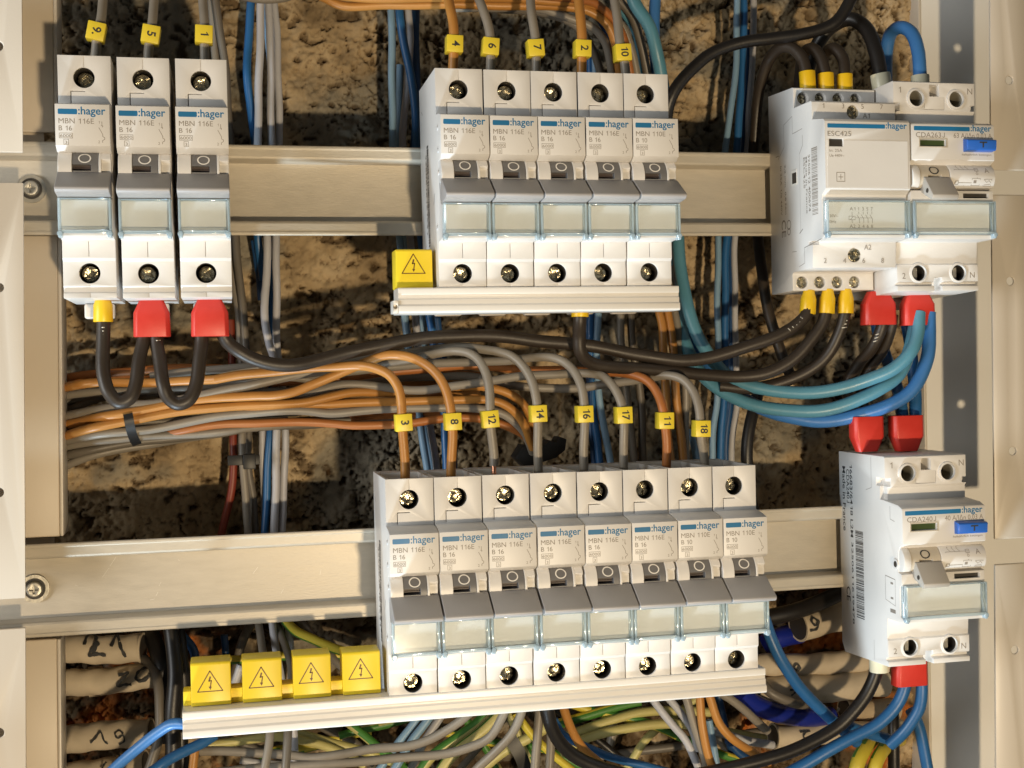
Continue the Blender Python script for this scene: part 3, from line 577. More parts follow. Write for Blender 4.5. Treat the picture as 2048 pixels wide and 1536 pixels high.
def make_contactor():
    root = empty('contactor', (398.4, 0, ZU)); tag(root, 'wide white contactor with a barcode on its left side, four poles, on the top rail', 'contactor'); X1 = 35.0
    prof = [(-.5, 40.5), (23.0, 39.2), (23.6, 38.8), (23.6, 30.9), (38.9, 30.7), (39.6, 30.1), (39.6, 23.4), (49.2, 21.8), (50.2, 20.8), (50.2, -4.4), (47.0, -6.4), (46.8, -8.6), (47.0, -21.2), (48.4, -21.8), (48.0, -22.8), (38.6, -23.6), (38.0, -33.4), (20.4, -33.8), (19.8, -34.4), (19.8, -41.0), (-.5, -41.4)]
    mb = MB(); mb.prism(prof, 0, X1); cuts = []
    xs = (4.0, 11.6, 19.2, 26.8)
    for x in xs:
        for z in (35.0, -37.8):
            c = MB(); c.cyl(x, z, 2.45, 10, 30, 24); cuts.append(c)
    for x, z in ((17.3, 26.6), (17.3, -28.6)):
        c = MB(); c.cyl(x, z, 2.7, 36.2, 45, 28); cuts.append(c)
    c = MB(); c.box(1.7, 7.4, 49.3, 55, 11.3, 14.2); cuts.append(c)
    c = MB(); c.box(-1, 2.6, 35, 45, -24.6, -23); cuts.append(c)
    link('housing', solid('housing', mb, M_WHITE, cuts, 0.35, 2), root)
    for x in xs:
        put_screw(root, x - .2, 21.4, 35.0, SCREW_S); put_screw(root, x - .2, 19.3, -37.8, SCREW_S)
    put_screw(root, 17.3, 39.0, 26.6, SCREW_B); put_screw(root, 17.3, 38.6, -28.6, SCREW_B)
    iw = MB(); iw.box(1.8, 7.3, 49.2, 49.6, 11.4, 14.1); part('status_window', iw, M_DARK, root)
    pn = MB(); pn.box(.9, X1 - .9, 50.21, 50.32, -4.0, 13.6); cc = MB(); cc.box(1.5, 7.6, 50, 51, 11.1, 14.5)
    link('front_plate', solid('front_plate', pn, M_WHITE, [cc], 0), root)
    pp = MB(); pp.box(1.0, X1 - 1, 47.02, 47.2, -20.9, -9.2); part('label_card', pp, M_PAPER, root)
    cover_glass(root, 0.15, X1 - .1, -22.6, -8.8, 47.3, 50.4)
    d = Print()
    d.text('A1', 11.1, -12.4, 2.4, 1.3).text('A2', 11.0, -19.0, 2.4, 1.3)
    for i, (a, b_) in enumerate((('1', '2'), ('3', '4'), ('5', '6'), ('7', '8'))):
        x = 14.9 + i * 1.8; d.text(a, x - .4, -12.4, None, 1.3).text(b_, x - .4, -19.0, None, 1.3); d.line(x, -12.8, x, -13.8).line(x - .8, -14.0, x + .2, -15.6).line(x + .2, -15.6, x + .2, -17.2)
    d.frame(10.7, -16.0, 13.4, -14.5, .16).line(11.4, -15.8, 12.6, -14.7).line(12.1, -12.9, 12.1, -14.5).line(12.1, -16.0, 12.1, -17.2).line(13.4, -15.2, 20.4, -15.2, .12)
    d.text('230V~', 1.9, -15.0, 4.4, 1.1).text('50Hz', 1.9, -17.2, 3.6, 1.1)
    d.build('wiring_diagram', M_PRINT, root, front(47.24))
    p = Print(); p.text('ESC425', 1.1, 15.2, 9.6, 1.9).frame(4.4, -2.0, 7.9, 1.6, .22).rect(5.2, -.32, 7.1, -.1).rect(6.05, -1.2, 6.27, .8)
    p.text('In: 25A', 1.7, 9.2, 5.2, 1.1).text('Ue 440V~', 1.7, 7.3, 6.0, 1.1); p.build('rating_print', M_PRINT, root, front(50.36))
    t = Print(); t.text('1', 4.5, 27.9, None, 1.9).text('3', 12.6, 27.9, None, 1.9).text('5', 20.7, 27.9, None, 1.9).text('7', 28.7, 27.9, None, 1.9).text('A1', 21.3, 24.3, 2.9, 1.9); t.build('terminal_print', M_PRINT, root, front(39.66))
    t2 = Print(); t2.text('A2', 21.4, -26.5, 3.0, 2.0).text('2', 4.5, -31.6, None, 1.9).text('4', 12.6, -31.6, None, 1.9).text('6', 20.7, -31.6, None, 1.9).text('8', 28.7, -31.6, None, 1.9)
    t2.build('terminal_print', M_PRINT, root, lambda a, b_: (a, 38.75 + (b_ + 23.6) * 0.0612, b_))
    br = Print(); br.rect(1.3, 18.3, 24.6, 19.9).poly([(1.1, 18.5), (1.3, 18.3), (1.3, 19.9), (1.1, 19.7)]).poly([(24.6, 18.3), (24.8, 18.5), (24.8, 19.7), (24.6, 19.9)]).text(':hager', 25.1, 18.4, 8.8, 2.4, .016); br.build('brand_print', M_BRAND, root, front(50.26))
    s = Print(); barcode(s, 38.6, 43.6, -13.2, 12.6, random.Random(5)); side_text(s, '3250612 400674', 35.6, 10.5, 22, 1.7); side_text(s, 'ESC425', 31.4, 10, 12, 1.5); side_text(s, 'Made in France', 33.4, 10, 22, 1.3)
    side_text(s, 'In 25A  Ue 440V', 10, 10, 20, 1.3); side_text(s, '2,2 mm  0,8 Nm', 14, 10, 20, 1.3); side_text(s, 'CE', 10.5, -12, 7, 4); s.ring(17.2, -14.5, 2.0, .4, 18).ring(17.2, -17.2, 1.5, .4, 16)
    s.build('side_print', M_PRINT, root, side(-.03))
    g = Print(); g.line(6, 14.4, 9, 14.4, .3).line(14, 26, 22, 28, .2).line(22, 28, 22, 21, .2).line(14, 26, 14, 17, .2).line(14, 17, 8, 13, .2).line(22, 21, 31, 21.5, .2).line(28, 12, 31, 15, .25).line(31, 15, 31, 19, .2).line(28, 12, 28, -19, .12).line(20, -25.6, 24, -25.8, .2).line(27, -19, 30, -17.5, .35).line(31, -25, 46, -23, .25).line(31, -25, 31, -31, .2).line(31, -31, 26, -32, .2)
    g.build('side_seams', M_PRINT, root, side(-.03))
    n = MB(); n.box(-.15, .1, 20.5, 25.5, 0.5, 6.5); n_ = part('side_notch', n, M_PVC, root); n2 = MB(); n2.box(-.2, .1, 21.4, 25.2, 1.2, 5.4); part('notch_recess', n2, M_DARK, n_)
    return root
CT = make_contactor()

# ------------------------------------------------------------------ comb busbars and yellow warning caps
def busbar(zc, x0, x1, ztop, label):
    o = empty('comb_busbar', (0, 0, zc)); tag(o, label, 'busbar', 'white comb busbars under the breaker rows')
    z = ztop
    pr = [(27, z), (39.6, z), (39.9, z - .4), (39.9, z - 2.4), (39.4, z - 2.9), (39.4, z - 3.9), (40.0, z - 4.3), (40.0, z - 6.0), (40.8, z - 6.6), (41.0, z - 8.6), (40.4, z - 9.2), (25, z - 9.2), (25, z - 6), (27, z - 5)]
    mb = MB(); mb.prism(pr, x0, x1); link('profile', solid('profile', mb, M_PVC, (), 0.2, 2, 20), o)
    return o
busbar(ZU - .3, 237.4, 343.2, -39.7, 'short white comb busbar under the five upper breakers')
busbar(ZL, 159.2, 374.9, -38.6, 'long white comb busbar under the eight lower breakers and the four yellow caps')
e = MB(); x, z = at(793, 609, 44); e.box(235.4, 237.3, 33, 40.6, ZU - 49.2, ZU - 44.6); o = link('busbar_end_plug', solid('busbar_end_plug', e, M_PVC, [(lambda c: c.cyl(236.3, ZU - 46.8, .8, 38, 46, 12))(MB())], 0.15)); tag(o, 'small white plug on the left end of the short busbar', 'end plug')
def warn_print(cx, cz, k, parent, d):
    p = Print(); R = 4.3 * k; t = .36 * k
    A = [(cx, cz + R * .95), (cx - R, cz - R * .72), (cx + R, cz - R * .72)]
    for i in range(3):
        a, b = A[i], A[(i + 1) % 3]; p.line(a[0], a[1], b[0], b[1], t)
        p.poly([(a[0] + t / 2 * math.cos(j * math.pi / 4), a[1] + t / 2 * math.sin(j * math.pi / 4)) for j in range(8)])
    z = [(0.12, 2.0), (-.28, .35), (.1, .35), (-.05, -.9)]
    s = k
    p.line(cx + .15 * s, cz + 2.1 * s, cx - .35 * s, cz + .35 * s, .55 * s).line(cx - .5 * s, cz + .45 * s, cx + .6 * s, cz + .7 * s, .3 * s).line(cx + .45 * s, cz + .75 * s, cx + .1 * s, cz - 1.6 * s, .4 * s)
    p.poly([(cx + .05 * s, cz - 2.6 * s), (cx - .55 * s, cz - 1.4 * s), (cx + .6 * s, cz - 1.5 * s)])
    p.build('warning_print', M_BROWNP, parent, front(d + .03))
def warn_cap(x0, x1, z0, z1, parent, zw, k=1.0):
    m_ = MB(); m_.prism([(22, z1), (32.2, z1), (33.0, z1 - .6), (33.0, z0 + 4.8), (33.8, z0), (22, z0)], x0, x1)
    c = link('cap', solid('cap', m_, M_YCAP, (), 0.45, 2), parent)
    warn_print((x0 + x1) / 2 - .3, zw, k, c, 33.0)
    return c
o = empty('warning_cover', (0, 0, 0)); tag(o, 'single yellow warning cap left of the five upper breakers', 'warning cap', 'yellow warning caps')
a = at(791, 498, 33.0); b = at(866, 573, 33.0); wz = at(823, 530, 33.0)
warn_cap(a[0], b[0], ZU - 40.0 + .2, a[1], o, wz[1], .98)
o = empty('warning_cover_strip', (0, 0, 0)); tag(o, 'strip of four linked yellow warning caps on the free left part of the long busbar', 'warning cap', 'yellow warning caps')
for (u0, u1, vt, vw) in ((380.5, 461, 1327, 1365), (483.5, 563, 1320, 1357), (585, 661, 1312, 1348), (684, 760, 1306, 1340)):
    a = at(u0, vt, 33.0); b = at(u1, vt, 33.0); wz = at((u0 + u1) / 2, vw, 33.0)
    warn_cap(a[0], b[0], ZL - 38.5, a[1], o, wz[1], 1.0)
s = MB(); s.box(159.3, at(758, 1390, 31)[0], 24, 31.6, ZL - 38.5, ZL - 33.4); link('link_strip', solid('link_strip', s, M_YCAP, (), 0.3), o)

# ------------------------------------------------------------------ cables
def spline(P, n=7):
    out = []
    Q = [P[0] * 2 - P[1]] + P + [P[-1] * 2 - P[-2]]
    for i in range(1, len(Q) - 2):
        p0, p1, p2, p3 = Q[i - 1:i + 3]
        t0, t1 = 0, max(1e-6, (p1 - p0).length ** .5); t2 = t1 + max(1e-6, (p2 - p1).length ** .5); t3 = t2 + max(1e-6, (p3 - p2).length ** .5)
        for k in range(n):
            t = t1 + (t2 - t1) * k / n
            a1 = p0 * ((t1 - t) / (t1 - t0)) + p1 * ((t - t0) / (t1 - t0)); a2 = p1 * ((t2 - t) / (t2 - t1)) + p2 * ((t - t1) / (t2 - t1)); a3 = p2 * ((t3 - t) / (t3 - t2)) + p3 * ((t - t2) / (t3 - t2))
            b1 = a1 * ((t2 - t) / (t2 - t0)) + a2 * ((t - t0) / (t2 - t0)); b2 = a2 * ((t3 - t) / (t3 - t1)) + a3 * ((t - t1) / (t3 - t1))
            out.append(b1 * ((t2 - t) / (t2 - t1)) + b2 * ((t - t1) / (t2 - t1)))
    out.append(P[-1]); return out
def pts3(pts, d0=0):
    ds = [p[2] if len(p) > 2 else None for p in pts]
    if ds[0] is None: ds[0] = next((d for d in ds if d is not None), d0)
    if ds[-1] is None: ds[-1] = next((d for d in reversed(ds) if d is not None), d0)
    known = [i for i, d in enumerate(ds) if d is not None]
    for a, b in zip(known, known[1:]):
        for i in range(a, b): ds[i] = ds[a] + (ds[b] - ds[a]) * (i - a) / (b - a)
    out = []
    for p, d in zip(pts, ds):
        x, z = at(p[0], p[1], d); out.append(Vector((x, d, z)))
    return out
def tube(P, r, n=12, stripe=None, rz=1.0):
    C = spline(P); mb = MB(); rings = []
    if len(P) > 3 and r < 3.7:
        a, b, c_ = (random.uniform(0, 6.28) for _ in range(3)); L_ = 0.0
        for i in range(1, len(C) - 1):
            L_ += (C[i] - C[i - 1]).length; k = min(1, i / 6, (len(C) - 1 - i) / 6) * .16
            C[i] = C[i] + Vector((math.sin(L_ * .21 + a), 0.8 * math.sin(L_ * .16 + b), math.sin(L_ * .19 + c_))) * k
    T = [(C[min(i + 1, len(C) - 1)] - C[max(i - 1, 0)]).normalized() for i in range(len(C))]
    nrm = T[0].orthogonal().normalized(); vs = []
    for i, c in enumerate(C):
        nrm = (nrm - T[i] * nrm.dot(T[i])).normalized(); bi = T[i].cross(nrm)
        for k in range(n):
            a = 2 * math.pi * k / n; vs.append(c + (nrm * math.cos(a) + bi * math.sin(a)) * r)
    for v in vs: mb.v.append(tuple(v))
    for i in range(len(C) - 1):
        for k in range(n):
            mb.f.append([i * n + k, i * n + (k + 1) % n, (i + 1) * n + (k + 1) % n, (i + 1) * n + k])
            mb.mi.append(0 if stripe is None else (1 if ((k + int(i * stripe[1]) + stripe[0]) % n) < n * 0.38 else 0))
    L = (len(C) - 1) * n
    mb.f.append(list(range(n))); mb.mi.append(0); mb.f.append(list(range(L, L + n))); mb.mi.append(0)
    return mb
def cable(kind, r, pts, label, group=None, d=0, twist=(0, .25), cat='cable', name='cable'):
    if pts[0][1] <= -59: pts = [(pts[0][0] - 6, pts[0][1] - 330) + tuple(pts[0][2:])] + list(pts)
    if pts[-1][1] >= 1560 and group != GK: pts = list(pts) + [(pts[-1][0] + (pts[-1][0] - pts[-2][0]) * .6, pts[-1][1] + 170) + tuple(pts[-1][2:])]
    dp = lambda q: q if q > -10 else -10 + (q + 10) * 1.7
    P = pts3([(p[0], p[1], dp(p[2])) if len(p) > 2 else p for p in pts], dp(d))
    mts = [CAB['gyy'], CAB['gyg']] if kind == 'gy' else ([CAB['gypale'], CAB['gyg']] if kind == 'gyp' else CAB[kind])
    if name == 'cable' and group in (GH, GM) and pts[0][0] <= 130 and pts[0][1] > 700: P = pts3([(u, v, -25) for u, v in ((70, pts[0][1] + 12), (100, pts[0][1] + 4), pts[0][:2])]) [:2] + P[1:]
    me = tube(P, r, 12, twist if kind in ('gy', 'gyp') else None).mesh(name, mts, 60)
    return tag(link(name, me), label, cat, group)
GV = 'thin wires running down behind the rails'; GH = 'wires of the loom crossing between the rows'; GM = 'numbered wires into the breakers'; GK = 'thick dark brown supply cables'; GB = 'thick blue and teal neutral cables'; GL = 'tangle of wires below the lower row'
# --- numbered wires into the breakers
cable('grey', 1.7, [(208, -60, 10), (205, 0, 14), (202, 44, 19), (195, 66, 21), (193, 90, 21), (188, 130, 20)], 'grey wire carrying the marker nine above the leftmost breaker', GM)
cable('grey', 1.7, [(318, -60, 10), (309, 0, 14), (304, 44, 19), (301, 75, 21), (298, 100, 21), (296, 140, 20)], 'grey wire carrying the marker five above the middle of the trio', GM)
cable('grey', 1.7, [(404, -60, 10), (406, 0, 14), (408, 44, 19), (409, 72, 21), (410, 140, 20)], 'grey wire carrying the marker one above the right of the trio', GM)
cable('orange', 1.85, [(880, -60, 8), (893, -20, 14), (900, 10, 19), (906, 45, 22), (907, 90, 23), (905, 170, 22)], 'light orange wire carrying the marker four', GM)
cable('grey', 1.75, [(935, -60, 8), (952, -15, 14), (965, 15, 19), (977, 55, 22), (981, 95, 23), (980, 180, 22)], 'grey wire carrying the marker six', GM)
cable('grey', 1.75, [(1058, -60, 8), (1061, -10, 15), (1064, 30, 20), (1069, 70, 22), (1072, 100, 23), (1073, 180, 22)], 'grey wire carrying the marker seven', GM)
cable('orange', 1.9, [(1154, -60, 8), (1157, -10, 15), (1161, 40, 21), (1164, 90, 23), (1163, 180, 22)], 'light orange wire carrying the marker two', GM)
cable('grey', 1.8, [(1220, -60, 4), (1228, 0, 14), (1236, 50, 20), (1242, 93, 23), (1249, 125, 23), (1252, 180, 22)], 'grey wire carrying the marker ten', GM)
cable('orange', 1.8, [(430, 759, 1), (489, 749, 3), (547, 743, 5), (606, 738, 8), (664, 734, 11), (723, 731, 15), (752, 737, 19), (778, 751, 22), (795, 775, 24), (802, 800, 25), (805, 846, 25), (808, 900, 24), (810, 950, 23), (810, 985, 22)], 'orange wire carrying the marker three, arching over and down', GM)
cable('orange', 1.8, [(126, 851, -3), (208, 834, -3), (286, 820, -3), (383, 802, -3), (442, 795, -2), (508, 792, 0), (547, 792, 2), (586, 785, 4), (625, 769, 6), (664, 753, 7), (703, 737, 8), (740, 722, 10), (770, 711, 12), (801, 710, 14), (829, 717, 17), (859, 736, 20), (882, 762, 23), (896, 791, 25), (903, 826, 26), (905, 864, 26), (903, 910, 25), (902, 980, 23)], 'orange wire carrying the marker eight, arching highest over the loom', GM)
cable('grey', 1.75, [(126, 833, -8), (188, 822, -7), (266, 810, -5), (325, 806, -4), (383, 796, -3), (462, 777, -2), (510, 769, -1), (547, 761, -1), (606, 748, -1), (703, 735, 1), (790, 722, 5), (859, 710, 9), (907, 703, 13), (937, 706, 17), (956, 718, 20), (970, 742, 23), (977, 771, 25), (980, 805, 26), (981, 840, 26), (984, 873, 25), (987, 905, 24), (988, 931, 23.5)], 'grey wire carrying the marker twelve, bare copper showing at its end', GM)
cable('grey', 1.75, [(640, 738, -8), (700, 724, -6), (780, 712, -3), (839, 702, 1), (890, 696, 5), (930, 695, 8), (965, 699, 11), (997, 703, 14), (1025, 713, 17), (1048, 734, 20), (1064, 763, 23), (1072, 800, 25), (1076, 854, 25), (1076, 900, 24), (1077, 960, 22)], 'grey wire carrying the marker fourteen, bent over the loom', GM)
cable('grey', 1.75, [(600, 752, -12), (700, 742, -10), (800, 733, -7), (868, 726, -4), (937, 725, 0), (1015, 721, 5), (1064, 715, 10), (1103, 716, 14), (1132, 727, 18), (1152, 747, 22), (1164, 777, 25), (1168, 815, 26), (1169, 860, 26), (1168, 900, 25), (1168, 955, 23)], 'grey wire carrying the marker sixteen', GM)
cable('grey', 1.75, [(560, 795, -10), (606, 790, -9), (645, 778, -8), (684, 770, -7), (762, 773, -6), (820, 780, -5), (859, 780, -3), (917, 771, 0), (976, 762, 3), (1034, 754, 6), (1100, 749, 9), (1150, 746, 12), (1180, 747, 15), (1205, 753, 18), (1226, 773, 22), (1240, 801, 25), (1246, 828, 26), (1248, 870, 26), (1247, 950, 23)], 'grey wire carrying the marker seventeen', GM)
cable('rust', 1.8, [(680, 757, -14), (791, 743, -13), (870, 735, -12), (937, 732, -10), (995, 734, -8), (1054, 741, -6), (1132, 741, 0), (1219, 744, 8), (1259, 749, 13), (1294, 762, 18), (1315, 786, 22), (1326, 816, 25), (1331, 863, 25), (1333, 900, 24), (1333, 945, 22)], 'rust orange wire carrying the marker eleven', GM)
cable('grey', 1.75, [(960, 756, -14), (1025, 770, -10), (1073, 776, -8), (1152, 776, -6), (1200, 770, -1), (1271, 761, 6), (1306, 754, 11), (1336, 750, 15), (1364, 758, 19), (1384, 781, 22), (1397, 816, 25), (1402, 863, 26), (1408, 912, 24), (1412, 945, 22)], 'grey wire carrying the marker eighteen', GM)
c = MB(); x, z = at(988, 938, 23.5); c.cylz(x, 23.5, .9, .9, z - 4, z + 2, 12); o = link('copper_end', c.mesh('copper_end', M_COPPER)); tag(o, 'bare copper end of the grey wire marked twelve entering its terminal', 'wire end')
# --- markers
def marker(num, u, v, d, rot, label, w=6.2, h=6.4, dep=5.4):
    x, z = at(u, v, d)
    o = empty('wire_marker', (x, d, z)); o.rotation_euler = (0, rot, 0); tag(o, label, 'wire marker', 'yellow numbered wire markers')
    m_ = MB(); m_.box(-w / 2, w / 2, -dep / 2, dep / 2, -h / 2, h / 2); link('sleeve', solid('sleeve', m_, M_YTAG, (), 0.3, 2), o)
    vs, fs = tmesh(num, 0.02); k = 3.3 / .7 * .72; mx = max(a for a, b in vs); mn = min(a for a, b in vs)
    p = Print(); p.text(num, 0, 0, None, 2.9, 0.022); ww = max(a for a, b in p.v)
    if ww > 5.2: p = Print(); p.text(num, 0, 0, 5.2, 2.9, 0.022); ww = 5.2
    p.build('number', M_DPRINT, o, lambda a, b: (b - 1.1, dep / 2 + .03, ww / 2 - a))
MK = {'9.': 'nine and a dot, above the leftmost breaker', '5': 'five, above the middle of the trio', '1': 'one, above the right of the trio', '4': 'four, on the first orange wire of the five breakers', '6': 'six, on the leftmost grey wire of the five breakers', '7': 'seven, over the centre of the five breakers', '2': 'two, on the second orange wire of the five breakers', '10': 'ten, over the last of the five breakers',
      '3': 'three, on the leftmost orange wire of the lower row', '8': 'eight, on the second orange wire of the lower row', '12': 'twelve, on the tilted sleeve over the third lower breaker', '14': 'fourteen, over the fourth lower breaker', '16': 'sixteen, over the fifth lower breaker', '17': 'seventeen, over the sixth lower breaker', '11': 'eleven, on the rust orange wire', '18': 'eighteen, over the last lower breaker'}
for a in (('9.', 193, 65, 21, .2), ('5', 302, 71, 21, .16), ('1', 408, 71, 21, .04), ('4', 908, 90, 23, .04), ('6', 980, 95, 23, .08), ('7', 1070, 98, 23, -.08), ('2', 1164, 99, 23, .03), ('10', 1244, 107, 23, -.06),
          ('3', 806.5, 845, 25, -.04), ('8', 905, 843, 26, -.03), ('12', 979.5, 838, 26, -.07), ('14', 1075.5, 827, 25, -.03), ('16', 1168, 828, 26, -.02), ('17', 1246, 830, 26, -.02), ('11', 1329, 841, 25, .02), ('18', 1402, 857, 26, .03)):
    marker(a[0], a[1], a[2], a[3], a[4], 'yellow wire marker reading %s' % MK[a[0]])
# --- loom between the rows
cable('rust', 1.7, [(110, 757, -14), (188, 749, -14), (227, 745, -14), (286, 740, -14), (325, 738, -14), (420, 736, -16), (520, 740, -18)], 'topmost rust coloured wire of the loom at the left', GH)
cable('grey', 1.7, [(300, 754, -10), (403, 741, -10), (489, 735, -9), (540, 736, -9), (620, 745, -12), (700, 752, -14)], 'grey wire along the top of the loom under the thick brown cable', GH)
cable('orange', 1.75, [(110, 777, -9), (159, 769, -8), (188, 766, -8), (290, 765, -6), (403, 761, -2), (435, 758.5, 1)], 'orange wire entering the loom near its top left', GH)
cable('grey', 1.7, [(110, 794, -14), (188, 784, -14), (266, 782, -14), (340, 778, -14), (403, 772, -13), (480, 760, -12), (547, 752, -11), (606, 756, -12), (640, 765, -13)], 'grey wire below the upper orange one at the left of the loom', GH)
cable('dgrey', 1.6, [(110, 828, -18), (150, 815, -18), (200, 797, -17), (266, 789, -17), (340, 785, -17), (430, 776, -17), (520, 769, -17)], 'dark grey wire slanting up at the left of the loom', GH)
cable('orange', 1.75, [(110, 876, -3), (180, 858, -3), (247, 843, -3), (325, 829, -3), (403, 818, -3), (470, 812, -3), (540, 810, -3), (606, 805, -3), (664, 793, -4), (703, 786, -5), (762, 785, -7), (840, 786, -9), (900, 776, -9), (952, 772, -7), (986, 777, -5), (1015, 787, -4), (1044, 806, -4), (1060, 832, -6), (1070, 880, -10)], 'orange wire in the middle of the loom ending in the upper outer bend', GH)
cable('orange', 1.7, [(430, 824, -7), (540, 816, -6), (606, 809, -6), (664, 808, -6), (723, 806, -5), (810, 802, -4), (898, 801, -3), (976, 799, -2), (1005, 807, -2), (1030, 826, -3), (1050, 855, -5), (1066, 897, -10)], 'orange wire with the lower outer bend of the loom', GH)
cable('grey', 1.75, [(110, 883, -7), (188, 870, -6), (286, 860, -6), (364, 847, -6), (442, 832, -6), (508, 825, -6), (606, 822, -6), (664, 826, -6), (723, 822, -6), (810, 816, -6), (898, 816, -5), (966, 818, -5), (1005, 827, -5), (1030, 845, -6), (1054, 875, -9), (1066, 905, -13)], 'grey wire beneath the orange pair of the loom', GH)
cable('rust', 1.7, [(240, 884, -17), (300, 871, -14), (364, 860, -10), (442, 849, -9), (508, 846, -9), (606, 845, -9), (664, 847, -9), (723, 851, -8), (800, 849, -8), (888, 837, -8), (966, 839, -8), (1005, 848, -8), (1044, 868, -9), (1070, 900, -13)], 'rust brown wire along the bottom of the loom', GH)
cable('grey', 1.7, [(110, 899, -11), (188, 882, -11), (266, 875, -11), (344, 870, -11), (442, 864, -11), (510, 855, -13), (600, 846, -15), (700, 842, -17)], 'grey wire under the black tie of the loom', GH)
cable('dgrey', 1.7, [(110, 916, -13), (169, 902, -13), (247, 888, -13), (330, 878, -14), (430, 866, -15), (520, 852, -17), (620, 840, -18)], 'dark grey second lowest wire at the left of the loom', GH)
cable('grey', 1.7, [(110, 938, -15), (169, 916, -15), (247, 897, -15), (330, 883, -16), (430, 868, -18), (520, 850, -19)], 'lowest grey wire at the left of the loom', GH)
cable('orange', 1.6, [(560, 800, -14), (640, 790, -14), (760, 790, -14), (900, 790, -14), (960, 786, -12)], 'orange wire hidden deep in the loom', GH)
cable('grey', 1.6, [(640, 785, -17), (760, 760, -17), (840, 755, -17), (930, 752, -16), (1000, 762, -15)], 'grey wire deep in the loom behind the marker eight wire', GH)
for i_, (k_, v0, v1, v2, dd, l_) in enumerate((('rust', 768, 772, 752, -20, 'rust coloured wire hidden under the upper orange one of the loom'), ('dgrey', 806, 790, 778, -19, 'dark wire hidden between the upper grey wires of the loom'), ('orange', 842, 812, 772, -18, 'deep orange wire crossing behind the grey ones of the loom'),
        ('dgrey', 862, 838, 806, -16, 'dark wire hidden behind the orange pair of the loom'), ('rust', 890, 852, 832, -19, 'rust coloured wire hidden behind the lower grey wires of the loom'), ('dgrey', 906, 862, 838, -20, 'dark wire hidden along the underside of the loom'))):
    cable(k_, 1.7, [(110, v0, dd), (200, v0 - 12, dd), (330, (v0 + v1) / 2 - 8, dd), (470, v1 - 6, dd), (610, (v1 + v2) / 2, dd), (740, v2, dd - 1), (880, v2 - 4, dd - 2), (960, v2, dd - 4)], l_, GH)
# --- brown supply cables
cable('brown', 2.45, [(207, 600, 24), (206, 645, 24), (206, 690, 25), (208, 750, 27), (218, 785, 28), (237, 804, 28), (258, 797, 28), (271, 770, 27), (279, 720, 25), (287, 680, 23), (290, 630, 23)], 'left of two U shaped brown jumper cables below the trio', GK)
cable('brown', 2.45, [(312, 630, 23), (314, 680, 23), (319, 720, 25), (326, 770, 28), (336, 794, 28), (356, 807, 28), (378, 800, 28), (392, 772, 27), (398, 720, 25), (403, 680, 23), (405, 630, 23)], 'right of two U shaped brown jumper cables below the trio', GK)
cable('brown', 2.5, [(438, 630, 22), (443, 660, 21), (456, 684, 20), (478, 703, 20), (505, 718, 19), (545, 728, 18), (590, 729, 17), (640, 720, 15), (700, 704, 13), (768, 690, 12), (854, 676, 11), (939, 671, 10), (1008, 674, 10), (1075, 681, 10), (1140, 688, 10), (1213, 697, 11), (1290, 712, 12), (1360, 721, 13), (1416, 715, 14), (1485, 697, 16), (1553, 672, 18), (1595, 648, 19), (1614, 628, 19), (1618, 600, 18)], 'long brown cable swinging from the red sleeve to the contactor', GK)
cable('brown', 2.5, [(1160, 610, 26), (1159, 640, 26), (1158, 672, 23), (1162, 704, 21), (1180, 724, 18), (1215, 733, 16), (1260, 737, 14), (1349, 742, 12), (1400, 749, 11), (1468, 753, 11), (1536, 745, 13), (1587, 719, 15), (1624, 676, 17), (1648, 640, 18), (1656, 600, 18)], 'brown cable dropping from the busbar and rising to the contactor', GK)
cable('brown', 2.5, [(1440, 772, -2), (1500, 776, 2), (1560, 766, 6), (1610, 746, 10), (1652, 712, 14), (1680, 664, 17), (1690, 628, 18), (1692, 600, 18)], 'brown cable rising to the third yellow sleeve of the contactor', GK)
cable('brown', 2.4, [(1768, 630, 18), (1762, 660, 17), (1745, 695, 13), (1715, 730, 5), (1695, 770, 0), (1708, 830, 8), (1733, 870, 12)], 'left brown cable under the red sleeve of the upper residual current device', GK)
cable('brown', 2.4, [(1785, 630, 18), (1780, 660, 16), (1765, 700, 11), (1738, 740, 3), (1722, 780, 0), (1735, 830, 6), (1748, 870, 11)], 'right brown cable under the red sleeve of the upper residual current device', GK)
cable('black', 2.5, [(1720, -60, 14), (1704, -5, 14), (1672, 42, 13), (1642, 58, 12), (1593, 71, 11), (1544, 77, 10), (1495, 82, 9), (1456, 93, 8), (1417, 111, 7), (1388, 134, 6), (1361, 163, 5), (1345, 190, 4), (1334, 225, 2), (1330, 300, 0)], 'black cable curving from the upper right down behind the five breakers', GK)
cable('brown', 2.4, [(1615, 190, 16), (1612, 150, 16), (1604, 117, 14), (1586, 97, 10), (1563, 95, 5), (1540, 116, -2), (1524, 156, -8), (1514, 215, -13), (1508, 293, -16), (1510, 400, -18), (1517, 480, -18), (1527, 570, -16), (1542, 640, -14), (1560, 700, -12), (1585, 760, -12)], 'brown cable looping from the first pole of the contactor down behind the rail', GK)
cable('brown', 2.4, [(1652, 190, 16), (1651, 150, 16), (1643, 117, 14), (1626, 98, 10), (1608, 106, 4), (1600, 150, -6), (1598, 230, -12)], 'brown cable looping from the second pole of the contactor', GK)
cable('brown', 2.4, [(1690, 190, 16), (1689, 150, 16), (1687, 117, 14), (1669, 97, 10), (1650, 107, 4), (1643, 150, -6), (1640, 230, -12)], 'brown cable looping from the third pole of the contactor', GK)
cable('black', 3.0, [(1766, 185, 18), (1760, 150, 17), (1752, 105, 14), (1733, 58, 8), (1700, 37, 2), (1664, 53, -4), (1636, 88, -9), (1615, 137, -13), (1596, 200, -16), (1590, 300, -18)], 'thickest black cable arching into the pale sleeve of the upper residual current device', GK)
